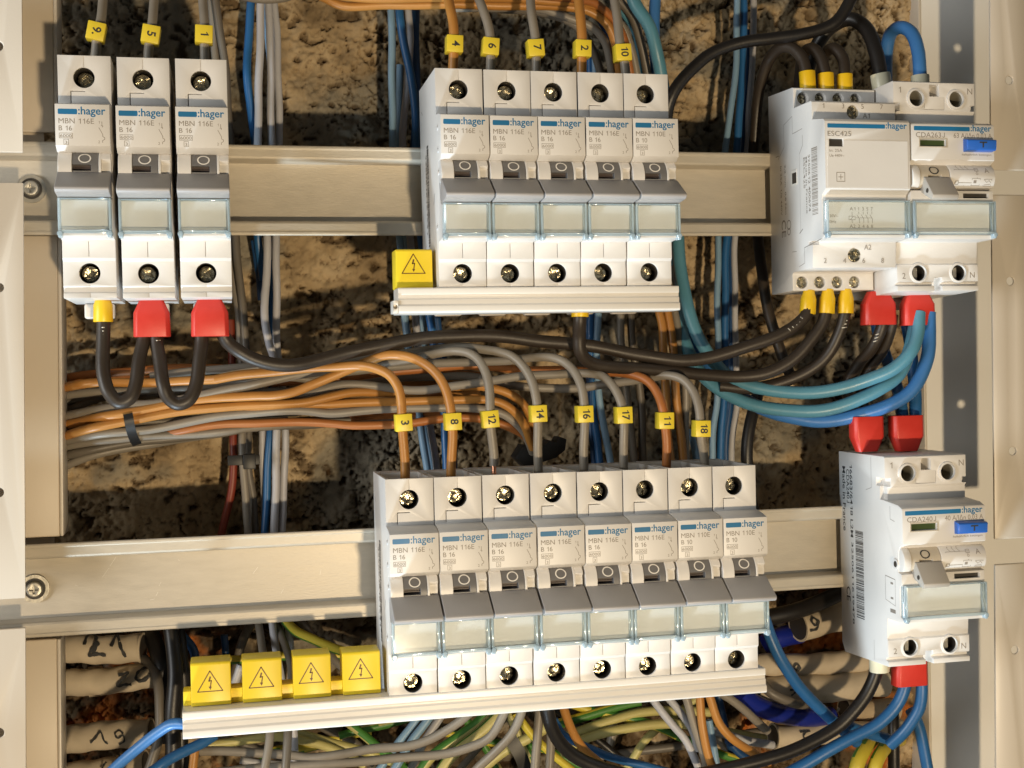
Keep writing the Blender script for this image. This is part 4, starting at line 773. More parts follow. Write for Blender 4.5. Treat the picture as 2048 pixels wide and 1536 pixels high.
cable('bblue', 2.75, [(1842, 190, 18), (1840, 150, 17), (1837, 105, 15), (1822, 66, 10), (1800, 55, 4), (1781, 69, -3), (1772, 113, -9), (1772, 170, -14), (1775, 260, -18)], 'bright blue cable looping over into the neutral terminal at the upper right', GB)
# --- teal and blue neutrals
cable('teal', 2.7, [(1262, -60, -4), (1267, 0, -3), (1299, 56, -2), (1314, 105, -3), (1322, 150, -6), (1338, 280, -12), (1352, 440, -13), (1362, 540, -12), (1374, 610, -10), (1400, 680, -7), (1436, 734, -3), (1470, 760, 0), (1520, 777, 4), (1587, 785, 9), (1673, 779, 15), (1741, 758, 20), (1792, 734, 23), (1822, 702, 24), (1835, 665, 22), (1838, 625, 20)], 'teal cable sweeping into the red sleeve above, the upper one of the two', GB)
cable('teal', 2.7, [(1330, 480, -18), (1345, 570, -18), (1358, 640, -16), (1376, 700, -13), (1400, 745, -9), (1440, 780, -4), (1502, 808, 2), (1570, 821, 7), (1638, 821, 12), (1707, 804, 16), (1758, 779, 18), (1800, 745, 18), (1820, 700, 18), (1828, 660, 17), (1830, 620, 17)], 'teal cable sweeping below the other teal one', GB)
cable('bblue', 2.75, [(1345, 480, -21), (1364, 580, -20), (1380, 650, -18), (1400, 705, -15), (1444, 760, -9), (1485, 795, -4), (1536, 822, 1), (1587, 836, 6), (1638, 842, 10), (1707, 833, 15), (1775, 812, 19), (1827, 777, 21), (1853, 722, 21), (1858, 665, 20), (1858, 625, 19)], 'bright blue cable forming the lowest sweep into the red sleeve', GB)
cable('blue', 2.6, [(1750, 620, -6), (1755, 660, -4), (1770, 705, -2), (1787, 757, 4), (1800, 800, 9), (1807, 845, 12)], 'left blue cable dropping to the right-hand red sleeve', GB)
cable('blue', 2.6, [(1812, 640, 4), (1822, 700, 6), (1829, 760, 9), (1831, 845, 12)], 'right blue cable dropping to the right-hand red sleeve', GB)
cable('bblue', 2.4, [(1311, -60, -17), (1310, 0, -16), (1309, 60, -16), (1310, 120, -16), (1316, 200, -17), (1326, 320, -18)], 'straight blue cable beside the teal one at the top', GB)
# --- white print ticks on the brown cables
M_TICK = mat('white_tick', (0.62, 0.58, 0.50), 0.5)
def ticks(owner, pts, d, l=1.1, ang=0.6):
    mb = MB()
    for u, v in pts:
        x, z = at(u, v, d); n = len(mb.v); c_, s_ = math.cos(ang), math.sin(ang)
        vs = [(x + a * c_ - b * s_, d + .02 - .16 * (a / l) ** 2 * 4, z + a * s_ + b * c_) for a, b in ((-l, -.14), (0, -.16), (l, -.14), (l, .14), (0, .16), (-l, .14))]
        mb.add(vs, [(0, 1, 4, 5), (1, 2, 3, 4)])
    link('print_tick', mb.mesh('print_tick', M_TICK, 0, False), owner)
def find(t): return next(o for o in COL.objects if o.get('label', '') == t)
ticks(find('long brown cable swinging from the red sleeve to the contactor'), [(1580, 660), (1587, 655), (1594, 650), (1600, 644), (1605, 637)], 21.3, .9, -.9)
ticks(find('brown cable rising to the third yellow sleeve of the contactor'), [(1690, 655), (1692, 648), (1694, 641), (1695, 634)], 20.4, 1.1, .1)
ticks(find('left of two U shaped brown jumper cables below the trio'), [(206, 655), (206, 662), (206, 669)], 26.9, 1.1, 0)
ticks(find('right of two U shaped brown jumper cables below the trio'), [(314, 681), (314, 688), (402, 684), (402, 690)], 25.5, 1.2, 0)
ticks(find('left brown cable under the red sleeve of the upper residual current device'), [(1757, 668), (1755, 675), (1752, 682)], 18.8, 1.0, .3)
# --- sleeves
def sleeve(kind, pts, r0, label, cone=True):
    """insulating collar: pts = (u,v) wide end, (u,v) terminal end, d"""
    (u0, v0), (u1, v1), d = pts; x0, z0 = at(u0, v0, d); x1, z1 = at(u1, v1, d)
    mb = MB(); n = 20; A = Vector((x0, d, z0)); B = Vector((x1, d, z1)); ax = (B - A).normalized(); e1 = Vector((0, 1, 0)); e1 = (e1 - ax * e1.dot(ax)).normalized(); e2 = ax.cross(e1)
    st = [(0, r0), (.62, r0 * .97), (.86, r0 * .74), (1, r0 * .70)] if cone else [(0, r0), (1, r0 * .98)]
    vs = []
    for t, r in st:
        for k in range(n): a = 2 * math.pi * k / n; vs.append(A.lerp(B, t) + (e1 * math.cos(a) + e2 * math.sin(a)) * r)
    fs = [[i * n + k, i * n + (k + 1) % n, (i + 1) * n + (k + 1) % n, (i + 1) * n + k] for i in range(len(st) - 1) for k in range(n)] + [list(range(n)), list(range((len(st) - 1) * n, len(st) * n))]
    mb.add(vs, fs); me = solid('end_sleeve', mb, {'y': M_YFER, 'c': M_CREAM}[kind], (), 0.18, 2, 40)
    tag(link('end_sleeve', me), label, 'end sleeve', 'plastic end sleeves on the thick cables')
sleeve('y', ((206.5, 644), (206, 590), 24), 3.4, 'yellow end sleeve under the leftmost breaker')
sleeve('y', ((1160, 634), (1160, 575), 26), 3.3, 'yellow end sleeve peeping out beneath the short busbar')
for i, (a, b) in enumerate((((1615, 628), (1618, 580)), ((1653, 627), (1656, 578)), ((1691, 627), (1692, 578)))): sleeve('y', (a, b, 18), 3.25, ('first', 'second', 'third')[i] + ' yellow end sleeve along the underside of the contactor')
for i, (a, b) in enumerate((((1614, 143), (1617, 196)), ((1651, 147), (1653, 198)), ((1689, 149), (1690, 200)))): sleeve('y', (a, b, 16), 3.25, ('first', 'second', 'third')[i] + ' yellow end sleeve on top of the contactor', cone=False)
sleeve('c', ((1760, 148), (1768, 200), 18), 4.0, 'pale end sleeve on the thick black cable at the upper right', cone=False)
sleeve('c', ((1840, 151), (1842, 200), 18), 3.7, 'pale end sleeve on the looping blue cable', cone=False)
sleeve('c', ((1759, 1343), (1757, 1290), 18), 4.0, 'cream end sleeve under the lower residual current device', cone=False)
def twin(u0, v0, u1, v1, d, down, label, us=(0, 0), dep=7.0):
    """red twin sleeve: box with a tapered terminal end; (u0,v0)-(u1,v1) its outline, down = cables leave downwards"""
    dm = d + dep / 2
    xa, za = at(u0, v0, dm); xb, zb = at(u1, v1, dm); cx = (xa + xb) / 2; hw = abs(xb - xa) / 2; zt, zb_ = max(za, zb), min(za, zb); H = zt - zb_
    lv = [(zb_, 1, 1), (zb_ + H * .62, .97, .98), (zt - H * .0, .60, .62)] if down else [(zt, .96, 1), (zt - H * .58, .96, 1.0), (zb_, .62, .66)]
    sh = us[0]
    mb = MB(); vs = []
    for z, kx, kd in lv:
        w_, q = hw * kx, dep / 2 * kd; c_ = min(w_, q) * .38
        for x, dd in ((-w_ + c_, q), (w_ - c_, q), (w_, q - c_), (w_, -q + c_), (w_ - c_, -q), (-w_ + c_, -q), (-w_, -q + c_), (-w_, q - c_)): vs.append((cx + x + sh * (z - zb_) / H, d + dd, z))
    fs = [[i * 8 + k, i * 8 + (k + 1) % 8, (i + 1) * 8 + (k + 1) % 8, (i + 1) * 8 + k] for i in range(2) for k in range(8)] + [list(range(8)), list(range(16, 24))]
    mb.add(vs, fs); tag(link('twin_sleeve', solid('twin_sleeve', mb, M_RED, (), 0.35, 2, 25)), label, 'twin sleeve', 'red twin end sleeves')
twin(264, 596, 341, 673, 23, True, 'left red twin sleeve under the middle breaker of the trio')
twin(380, 596, 459, 672, 23, True, 'right red twin sleeve under the trio, feeding the long brown cable')
twin(1732, 582, 1797, 649, 18, True, 'left red twin sleeve under the upper residual current device')
twin(1811, 582, 1875, 650, 18, True, 'right red twin sleeve under the upper residual current device, with teal and blue cables')
twin(1709, 834, 1773, 903, 16, False, 'left red twin sleeve on top of the lower residual current device')
twin(1788, 832, 1853, 902, 16, False, 'right red twin sleeve on top of the lower residual current device, under two blue cables')
twin(1794, 1300, 1860, 1371, 16, True, 'red twin sleeve hanging under the lower residual current device')
# --- wires behind the rails
cable('dgrey', 1.6, [(425, -60, -22), (430, 0, -22), (440, 60, -23), (449, 120, -24), (458, 240, -24), (464, 340, -24), (472, 480, -23), (480, 570, -22), (488, 640, -22), (494, 740, -23)], 'brownish wire running down just right of the trio', GV)
cable('grey', 1.6, [(420, -60, -25), (422, 0, -25), (430, 100, -26), (450, 300, -26), (460, 470, -26), (470, 570, -25), (478, 640, -24), (484, 740, -24)], 'grey wire behind the brownish one right of the trio', GV)
cable('blue', 1.7, [(508, -60, -24), (503, 0, -24), (496, 90, -24), (495, 150, -23), (501, 220, -24), (511, 290, -25), (518, 400, -25), (516, 480, -26), (526, 560, -29)], 'blue wire bulging left in the bundle right of the trio', GV)
cable('pale', 1.6, [(523, -60, -20), (522, 0, -20), (520, 90, -20), (517, 200, -20), (516, 290, -20), (525, 400, -21), (535, 470, -20), (533, 540, -20), (530, 640, -19), (537, 685, -19), (548, 720, -20), (550, 790, -22), (553, 860, -22), (552, 940, -22), (549, 1060, -22), (546, 1160, -23), (550, 1260, -23)], 'pale grey wire at the front of the bundle right of the trio', GV)
cable('pale', 1.55, [(537, -60, -22), (536, 0, -22), (540, 60, -22), (541, 140, -22), (543, 290, -22), (548, 400, -23), (552, 470, -22), (553, 560, -21), (553, 640, -21), (556, 720, -22), (566, 790, -24), (570, 860, -23), (569, 940, -23), (563, 1070, -23), (558, 1170, -24), (560, 1260, -24)], 'pale wire in the middle of the bundle right of the trio', GV)
cable('pale', 1.5, [(550, -60, -24), (549, 0, -24), (553, 60, -24), (556, 140, -24), (559, 290, -24), (557, 400, -26), (548, 520, -27)], 'cream wire at the right of the bundle right of the trio', GV)
cable('lblue', 1.2, [(528, -60, -25), (531, 20, -25), (536, 90, -25), (541, 160, -26), (545, 290, -26)], 'thin lavender wire in the bundle right of the trio', GV)
cable('blue', 1.6, [(545, 480, -29), (545, 560, -28), (543, 640, -27), (545, 740, -27), (540, 860, -24), (536, 940, -24), (530, 1070, -24), (526, 1170, -25)], 'deep blue wire between the pale ones below the loom', GV)
cable('pale', 1.4, [(522, 760, -26), (524, 860, -25), (526, 940, -26), (530, 1070, -27)], 'thin pale wire left of the deep blue one below the loom', GV)
cable('red', 1.6, [(462, 640, -26), (465, 740, -25), (467, 870, -23), (466, 940, -23), (460, 1000, -24), (447, 1050, -26), (438, 1090, -27), (430, 1180, -28)], 'rusty red wire passing the black clamp below the loom', GV)
cable('grey', 1.6, [(484, 740, -24), (485, 870, -22), (486, 940, -22), (492, 1000, -23), (497, 1080, -24), (505, 1180, -24), (515, 1240, -22), (524, 1290, -18), (530, 1330, -10), (537, 1400, 6), (539, 1470, 16), (530, 1536, 20), (520, 1600, 20)], 'grey wire running from the clamp down in front below the busbar', GV)
cable('dgrey', 1.6, [(496, 740, -27), (497, 870, -25), (497, 940, -25), (506, 1000, -26), (513, 1080, -26), (530, 1180, -25), (552, 1245, -22), (570, 1290, -18), (582, 1330, -10), (582, 1400, 6), (575, 1470, 16), (571, 1536, 20), (568, 1600, 20)], 'brown grey wire beside it running down in front below the busbar', GV)
cable('pale', 1.55, [(535, 1180, -20), (545, 1250, -20), (556, 1320, -20), (567, 1385, -18), (586, 1450, -14), (588, 1500, -14), (585, 1600, -14)], 'pale wire descending between the second and third yellow caps', GV)
cable('pale', 1.5, [(570, 1180, -22), (576, 1250, -22), (580, 1290, -22), (583, 1350, -22), (580, 1420, -22)], 'pale wire behind the third yellow cap', GV)
cable('dblue', 1.5, [(508, 480, -28), (519, 560, -30), (522, 600, -31)], 'dark teal wire fading behind the bundle right of the trio', GV)
VB2 = [('lblue', 1.55, [(783, -60), (783, 20), (784, 150), (786, 290), (792, 400), (800, 480), (806, 600), (812, 660), (822, 740), (838, 830), (853, 930), (862, 1000)], -20, 'pale blue wire at the left edge of the bundle beside the five breakers'),
       ('blue', 1.7, [(798, -60), (799, 20), (806, 80), (822, 150), (830, 220), (833, 290), (838, 400), (845, 500), (858, 620), (866, 680), (880, 760), (890, 850), (893, 940), (893, 1000)], -18, 'bright blue wire crossing in front of its bundle beside the five breakers'),
       ('pale', 1.5, [(815, -60), (816, 20), (820, 80), (816, 150), (809, 220), (806, 290), (812, 400), (820, 480), (828, 600), (833, 660), (843, 740), (858, 830), (872, 930), (880, 1000)], -22, 'pale wire behind the crossing blue one beside the five breakers'),
       ('dblue', 1.7, [(831, -60), (831, 20), (832, 150), (835, 220), (828, 290), (830, 400), (850, 500), (872, 620), (880, 680), (892, 760), (904, 850), (908, 940), (908, 1000)], -24, 'dark blue wire at the right of the bundle beside the five breakers'),
       ('lblue', 1.5, [(800, 130), (798, 290), (803, 400), (812, 480), (840, 600), (846, 660), (852, 740), (848, 830), (862, 930), (870, 1000)], -25, 'pale blue wire deep in the bundle beside the five breakers')]
for k, r, p, d, l in VB2: cable(k, r, [(p[0][0], p[0][1], d)] + p[1:], l, GV, d)
VB3 = [('lblue', 1.4, [(1474, -60), (1474, 0), (1473, 100), (1470, 160), (1458, 240), (1452, 290), (1442, 400), (1437, 480), (1435, 600), (1436, 700), (1434, 800), (1427, 860), (1424, 930), (1420, 1000)], -18, 'pale blue wire at the left of the bundle beside the contactor'),
       ('blue', 1.7, [(1487, -60), (1487, 0), (1486, 100), (1483, 160), (1478, 240), (1474, 290), (1464, 400), (1453, 480), (1450, 600), (1450, 700), (1448, 800), (1442, 860), (1441, 930), (1438, 1000)], -19, 'blue wire in the middle of the bundle beside the contactor'),
       ('dblue', 1.7, [(1492, 60), (1490, 160), (1484, 240), (1482, 290), (1474, 400), (1463, 480), (1464, 600), (1463, 700), (1460, 800), (1453, 860), (1452, 930), (1452, 1000)], -23, 'dark blue wire behind the bundle beside the contactor'),
       ('pale', 1.4, [(1507, -60), (1507, 0), (1506, 100), (1502, 160), (1497, 240), (1494, 290), (1482, 400), (1470, 480), (1470, 600), (1471, 700), (1474, 800), (1466, 860), (1463, 930), (1462, 1000)], -22, 'cream wire at the right of the bundle beside the contactor')]
for k, r, p, d, l in VB3: cable(k, r, [(p[0][0], p[0][1], d)] + p[1:], l, GV, d)
VB4 = [('blue', 1.6, [(1180, 100), (1182, 200), (1183, 400), (1180, 600), (1182, 700), (1184, 790), (1190, 850), (1200, 930), (1206, 1000)], -20, 'blue wire left behind the dropping brown cable'),
       ('lblue', 1.5, [(1190, 100), (1192, 200), (1195, 400), (1196, 600), (1194, 700), (1197, 790), (1208, 850), (1221, 930), (1228, 1000)], -19, 'pale blue wire right behind the dropping brown cable'),
       ('dblue', 1.5, [(1174, 110), (1175, 300), (1174, 600), (1178, 700), (1180, 800), (1183, 870), (1192, 940), (1196, 1000)], -25, 'dark blue wire deepest behind the dropping brown cable')]
for k, r, p, d, l in VB4: cable(k, r, [(p[0][0], p[0][1], d)] + p[1:], l, GV, d)
# wires bending from the top loom down behind the five breakers, out again below
cable('orange', 1.8, [(620, -18, -8), (650, -4, -8), (685, 11, -8), (780, 10, -8), (880, 9, -8), (960, 10, -7), (1060, 12, -6), (1140, 14, -6), (1180, 22, -5), (1213, 48, -6), (1230, 90, -8), (1240, 145, -11), (1280, 340, -18), (1300, 500, -18), (1315, 612, -14), (1324, 655, -13), (1328, 711, -13), (1331, 790, -14), (1337, 880, -15), (1345, 950, -16)], 'orange wire of the top loom bending down behind the five breakers', GV)
cable('orange', 1.8, [(560, -30, -4), (700, -6, -4), (830, -4, -4), (960, -5, -4), (1100, 2, -3), (1180, 8, -4), (1222, 34, -7), (1240, 80, -10), (1252, 145, -13), (1300, 340, -20), (1322, 500, -18), (1334, 612, -14), (1343, 664, -13), (1347, 711, -13), (1352, 780, -14), (1356, 828, -15), (1366, 912, -16), (1370, 960, -16)], 'second orange wire of the top loom, right of the first below the busbar', GV)
cable('grey', 1.8, [(470, -12, -6), (520, -2, -6), (560, -4, -6), (610, -20, -8)], 'beige grey cable end crossing at the top left edge', GV)
cable('grey', 1.7, [(900, 16, -12), (1000, 15, -12), (1060, 16, -11), (1092, 21, -10), (1141, 36, -9), (1185, 55, -9), (1211, 88, -10), (1224, 144, -12), (1235, 300, -20), (1238, 500, -20), (1240, 617, -20), (1243, 692, -20), (1255, 800, -21), (1270, 940, -22)], 'grey wire curving from the top loom behind the marker two wire', GV)
cable('dgrey', 1.7, [(1000, 18, -15), (1090, 26, -14), (1150, 50, -13), (1180, 90, -14), (1200, 144, -16), (1240, 340, -22), (1258, 500, -22), (1262, 621, -21), (1264, 692, -21), (1279, 769, -22), (1286, 917, -23), (1288, 960, -23)], 'dark grey wire curving from the top loom, inner bend', GV)
cable('grey', 1.7, [(1100, -4, -9), (1190, 14, -10), (1215, 30, -11), (1243, 50, -11), (1262, 98, -12), (1275, 150, -14), (1320, 380, -20), (1340, 520, -18), (1347, 612, -15), (1354, 652, -14), (1360, 711, -14), (1370, 774, -15), (1371, 860, -16), (1371, 940, -17)], 'beige grey wire right of the marker ten wire', GV)
cable('dgrey', 1.8, [(1200, -40, -12), (1240, 5, -12), (1264, 34, -12), (1284, 94, -13), (1294, 150, -15), (1325, 300, -20), (1345, 470, -22), (1352, 600, -22)], 'brown grey wire between the marker ten wire and the teal cable', GV)
cable('dblue', 1.6, [(1150, 8, -16), (1185, 25, -16), (1205, 48, -16), (1222, 90, -17), (1238, 150, -18), (1250, 260, -20)], 'dark blue wire in the bend under the top loom', GV)
cable('teal', 1.4, [(1215, -30, -15), (1243, 20, -15), (1264, 52, -15), (1277, 98, -16), (1284, 160, -18)], 'thin teal wire left of the thick teal cable', GV)
cable('rust', 1.7, [(520, -34, 0), (760, -12, 0), (960, -12, 0), (1100, -8, 0), (1160, 0, -1), (1196, 10, -3), (1240, 60, -9), (1262, 145, -14), (1300, 300, -20)], 'rust orange wire at the very top edge of the top loom', GV)
cable('lblue', 1.5, [(1380, 860, -20), (1390, 900, -18), (1398, 960, -18)], 'pale blue wire stub left of the marker eighteen wire', GV)
cable('black', 2.6, [(1520, 770, -18), (1500, 850, -16), (1494, 920, -16), (1500, 990, -18), (1520, 1060, -20)], 'black cable curving down behind the right end of the lower row', GK)
# --- below the lower row
cable('gy', 2.0, [(560, 1225, -20), (590, 1262, -20), (629, 1280, -19), (669, 1296, -18), (712, 1310, -18), (760, 1330, -18)], 'green and yellow cable slanting above the third yellow cap', GL, twist=(2, 0))
cable('gy', 1.8, [(410, 1322, -22), (470, 1319, -22), (586, 1312, -22), (639, 1309, -22), (690, 1313, -22), (740, 1330, -22)], 'green and yellow cable running level behind the yellow caps', GL, twist=(7, 0))
cable('gyp', 1.8, [(560, 1455, -20), (610, 1470, -20), (659, 1484, -20), (719, 1500, -20), (800, 1530, -20)], 'pale green yellow cable under the third yellow cap', GL, twist=(9, 0))
cable('gyp', 1.8, [(395, 1492, -16), (480, 1482, -16), (560, 1474, -16), (619, 1483, -17), (669, 1500, -18), (730, 1530, -18)], 'pale green yellow cable under the left end of the long busbar', GL, twist=(9, 0))
cable('grey', 1.75, [(400, 1502, -8), (480, 1503, -6), (580, 1511, -4), (619, 1516, -2), (679, 1508, 2), (739, 1499, 6), (819, 1491, 10), (880, 1468, 14), (930, 1436, 18), (960, 1400, 20)], 'grey wire sweeping up under the first lower breaker', GL)
cable('grey', 1.75, [(430, 1545, -4), (560, 1533, -2), (679, 1527, 2), (779, 1517, 6), (880, 1509, 10), (934, 1496, 14), (978, 1476, 17), (1005, 1434, 20), (1020, 1395, 21)], 'grey wire sweeping up under the third lower breaker', GL)
cable('grey', 1.75, [(920, 1580, 6), (952, 1540, 10), (987, 1508, 14), (1023, 1467, 18), (1042, 1428, 20), (1052, 1390, 21)], 'grey wire rising steeply under the third lower breaker', GL)
cable('lblue', 1.7, [(730, 1580, -20), (762, 1536, -20), (795, 1488, -20), (828, 1445, -20), (860, 1400, -20)], 'pale blue wire slanting under the first lower breaker, leftmost', GL)
cable('lblue', 1.7, [(760, 1580, -18), (790, 1536, -18), (820, 1488, -18), (852, 1445, -18), (880, 1400, -18)], 'pale blue wire slanting under the first lower breaker, middle', GL)
cable('pale', 1.7, [(795, 1580, -21), (820, 1536, -21), (846, 1490, -21), (874, 1445, -21), (900, 1400, -21)], 'pale wire slanting under the first lower breaker, rightmost', GL)
cable('pale', 1.5, [(480, 1520, -20), (530, 1527, -20), (580, 1533, -20), (680, 1548, -20)], 'pale wire lying low under the second yellow cap', GL)
cable('gyp', 2.1, [(830, 1560, -14), (862, 1515, -14), (916, 1474, -14), (961, 1440, -14), (1000, 1400, -14)], 'yellow green cable slanting under the second lower breaker', GL, twist=(10, 0))
cable('gyp', 2.3, [(860, 1575, -11), (905, 1512, -11), (970, 1458, -11), (1000, 1430, -11), (1030, 1395, -11)], 'broader yellow green cable slanting beside it', GL, twist=(8, 0))
cable('gyp', 2.2, [(930, 1570, -16), (1000, 1508, -16), (1068, 1470, -15), (1100, 1450, -14)], 'yellow green cable passing the lower black tie', GL, twist=(9, 0))
cable('gy', 1.7, [(1030, 1425, -13), (1060, 1465, -13), (1095, 1500, -12), (1150, 1545, -12)], 'green and yellow cable sloping down past the thick black one', GL, twist=(3, 0))
cable('gy', 2.1, [(1110, 1450, -22), (1145, 1440, -22), (1208, 1421, -22), (1280, 1404, -22)], 'green and yellow cable uppermost under the middle of the long busbar', GL, twist=(5, 0))
cable('gyp', 2.0, [(1120, 1480, -20), (1159, 1463, -20), (1220, 1441, -20), (1293, 1424, -20), (1354, 1421, -20), (1420, 1425, -20)], 'pale yellow green cable under the middle of the long busbar', GL, twist=(10, 0))
cable('gyp', 2.0, [(1120, 1505, -18), (1162, 1482, -18), (1220, 1463, -18), (1293, 1451, -18), (1378, 1449, -18), (1440, 1462, -18), (1530, 1478, -20)], 'lowest pale yellow green cable under the middle of the long busbar', GL, twist=(10, 0))
cable('black', 2.7, [(1090, 1380, 18), (1096, 1421, 17), (1104, 1458, 15), (1124, 1490, 13), (1160, 1518, 11), (1215, 1541, 10), (1330, 1556, 10), (1440, 1540, 11), (1522, 1521, 12), (1604, 1493, 13), (1674, 1455, 14), (1709, 1420, 15), (1735, 1384, 16), (1752, 1344, 17), (1757, 1300, 18)], 'thick black cable from the long busbar round to the lower residual current device', GK)
cable('orange', 1.8, [(1120, 1390, 6), (1128, 1421, 5), (1143, 1458, 3), (1171, 1502, 0), (1192, 1522, -2), (1230, 1560, -4)], 'orange wire right of the thick black cable at the bottom', GL)
cable('grey', 1.75, [(1082, 1390, 12), (1078, 1430, 12), (1075, 1480, 12), (1068, 1560, 12)], 'grey wire hanging just left of the thick black cable', GL)
cable('grey', 1.7, [(1098, 1440, 4), (1101, 1477, 5), (1100, 1560, 6)], 'grey wire hanging behind the thick black cable', GL)
cable('blue', 1.7, [(1108, 1440, -6), (1128, 1470, -6), (1195, 1504, -8), (1244, 1520, -9), (1340, 1545, -9)], 'blue wire sloping right under the thick black cable', GL)
cable('pale', 1.6, [(1292, 1380, -4), (1312, 1406, -4), (1347, 1453, -4), (1371, 1482, -4), (1396, 1531, -4), (1410, 1570, -4)], 'pale wire slanting under the seventh lower breaker', GL)
cable('pale', 1.6, [(1330, 1390, -12), (1344, 1405, -12), (1366, 1431, -12), (1385, 1462, -13), (1395, 1500, -14)], 'pale wire behind the slanting one under the seventh lower breaker', GL)
cable('grey', 1.7, [(1366, 1380, 0), (1375, 1405, 0), (1391, 1458, 0), (1411, 1526, 0), (1420, 1570, 0)], 'grey wire hanging under the seventh lower breaker', GL)
cable('orange', 1.75, [(1398, 1375, 4), (1401, 1400, 4), (1405, 1458, 4), (1415, 1506, 4), (1430, 1545, 4)], 'orange wire hanging under the last lower breaker, left one', GL)
cable('orange', 1.75, [(1412, 1375, 8), (1421, 1400, 8), (1439, 1445, 8), (1464, 1477, 8), (1499, 1502, 6), (1540, 1525, 4)], 'orange wire bending right under the last lower breaker', GL)
cable('lblue', 1.5, [(1418, 1440, -12), (1425, 1480, -12), (1436, 1545, -12)], 'pale blue wire behind the orange pair at the bottom', GL)
cable('pale', 1.8, [(1405, 1455, -14), (1440, 1466, -14), (1490, 1480, -15), (1545, 1490, -18)], 'pale cable running right behind the orange pair', GL)
cable('grey', 1.8, [(1440, 1385, -6), (1462, 1400, -6), (1500, 1430, -8), (1535, 1462, -12)], 'grey brown wire slanting below the right end of the long busbar', GL)
cable('dblue', 1.6, [(1455, 1480, -10), (1480, 1508, -10), (1520, 1530, -10)], 'dark blue wire slanting near the conduit marked five', GL)
cable('royal', 4.2, [(1480, 1385, -16), (1510, 1408, -17), (1557, 1427, -18), (1610, 1434, -20), (1660, 1432, -24)], 'fat royal blue cable beside the conduit marked seven', GB)
cable('royal', 4.6, [(1530, 1290, -28), (1560, 1275, -28), (1600, 1266, -30)], 'fat royal blue cable stub left of the conduit marked nine', GB)
cable('dgrey', 2.2, [(1520, 1360, -16), (1540, 1385, -14), (1585, 1405, -14), (1625, 1408, -18)], 'grey brown cable stub in front of the conduit marked seven', GL)
cable('blue', 2.5, [(1528, 1235, 6), (1541, 1272, 6), (1558, 1312, 6), (1586, 1357, 5), (1619, 1397, 4), (1665, 1441, 2), (1715, 1485, 0)], 'thick blue cable slanting down right of the lower row', GB)
cable('blue', 2.6, [(1812, 1350, 15), (1808, 1380, 15), (1793, 1412, 14), (1757, 1447, 13), (1709, 1473, 12), (1663, 1498, 11), (1627, 1518, 10), (1580, 1545, 9), (1500, 1590, 8)], 'thick blue cable sweeping left from the lowest red sleeve', GB)
cable('blue', 2.5, [(1843, 1350, 15), (1843, 1380, 15), (1838, 1414, 14), (1822, 1445, 12), (1805, 1468, 10), (1780, 1490, 6)], 'short blue cable bending under the lowest red sleeve', GB)
cable('blue', 2.5, [(1822, 1420, 4), (1836, 1450, 4), (1848, 1496, 4), (1857, 1550, 4)], 'blue cable running down along the right frame panel', GB)
cable('blue', 2.4, [(1690, 1450, 0), (1725, 1463, -2), (1775, 1478, -3)], 'short piece of blue cable behind the thick black one', GB)
cable('gy', 3.2, [(1775, 1470, -40), (1745, 1478, -22), (1728, 1500, -14), (1716, 1525, -12), (1706, 1575, -12)], 'fat green and yellow cable at the bottom right, left one', GL, twist=(5, .15))
cable('gy', 3.0, [(1800, 1480, -40), (1778, 1488, -22), (1763, 1505, -14), (1752, 1528, -12), (1742, 1575, -12)], 'fat green and yellow cable at the bottom right, right one', GL, twist=(5, .15))
cable('black', 2.6, [(1786, 1410, -18), (1787, 1460, -16), (1788, 1560, -16)], 'black cable standing at the bottom right corner', GK)
cable('black', 3.6, [(1690, 1180, -22), (1640, 1205, -20), (1580, 1225, -18), (1535, 1235, -18)], 'black cable crossing above the conduit marked nine', GK)
rnd = random.Random(21)
FL = ((900, 1400, 1010, 1560, 'gyp'), (1040, 1400, 900, 1560, 'dgrey'), (1180, 1420, 1420, 1500, 'gy'), (1230, 1395, 1160, 1560, 'grey'), (690, 1440, 830, 1545, 'gyp'), (640, 1450, 760, 1560, 'dgrey'), (1010, 1410, 1080, 1560, 'gyp'),
      (1290, 1500, 1480, 1470, 'dgrey'), (1250, 1540, 1390, 1400, 'gypale'), (460, 1480, 640, 1560, 'dgrey'), (500, 1250, 470, 1340, 'dgrey'), (600, 1245, 680, 1330, 'dgrey'), 
      (1440, 1400, 1500, 1560, 'dblue'), (1330, 1400, 1480, 1540, 'dgrey'), (950, 1480, 1180, 1540, 'gy'), (1130, 1430, 1300, 1560, 'black'), (720, 1460, 860, 1420, 'gyp'), (560, 1500, 700, 1470, 'gy'))
FLAB = ('pale green yellow wire deep under the second lower breaker', 'dark wire deep under the third lower breaker', 'striped wire deep under the sixth lower breaker', 'grey wire deep under the fifth lower breaker', 'pale green yellow wire deep left of the first lower breaker', 'dark wire deep below the gap between the fourth cap and the first breaker', 'pale green yellow wire deep left of the thick black cable',
        'dark wire deep among the pale ones under the seventh lower breaker', 'pale yellow wire deep under the seventh lower breaker', 'dark wire deep under the second yellow cap', 'dark wire deep above the second yellow cap', 'dark wire deep above the fourth yellow cap',
        'dark blue wire deep under the right end of the long busbar', 'dark wire deep behind the orange pair', 'striped wire lying low under the third lower breaker', 'black wire deep under the fourth lower breaker', 'pale green yellow wire rising deep under the first lower breaker', 'striped wire deep under the fourth yellow cap')
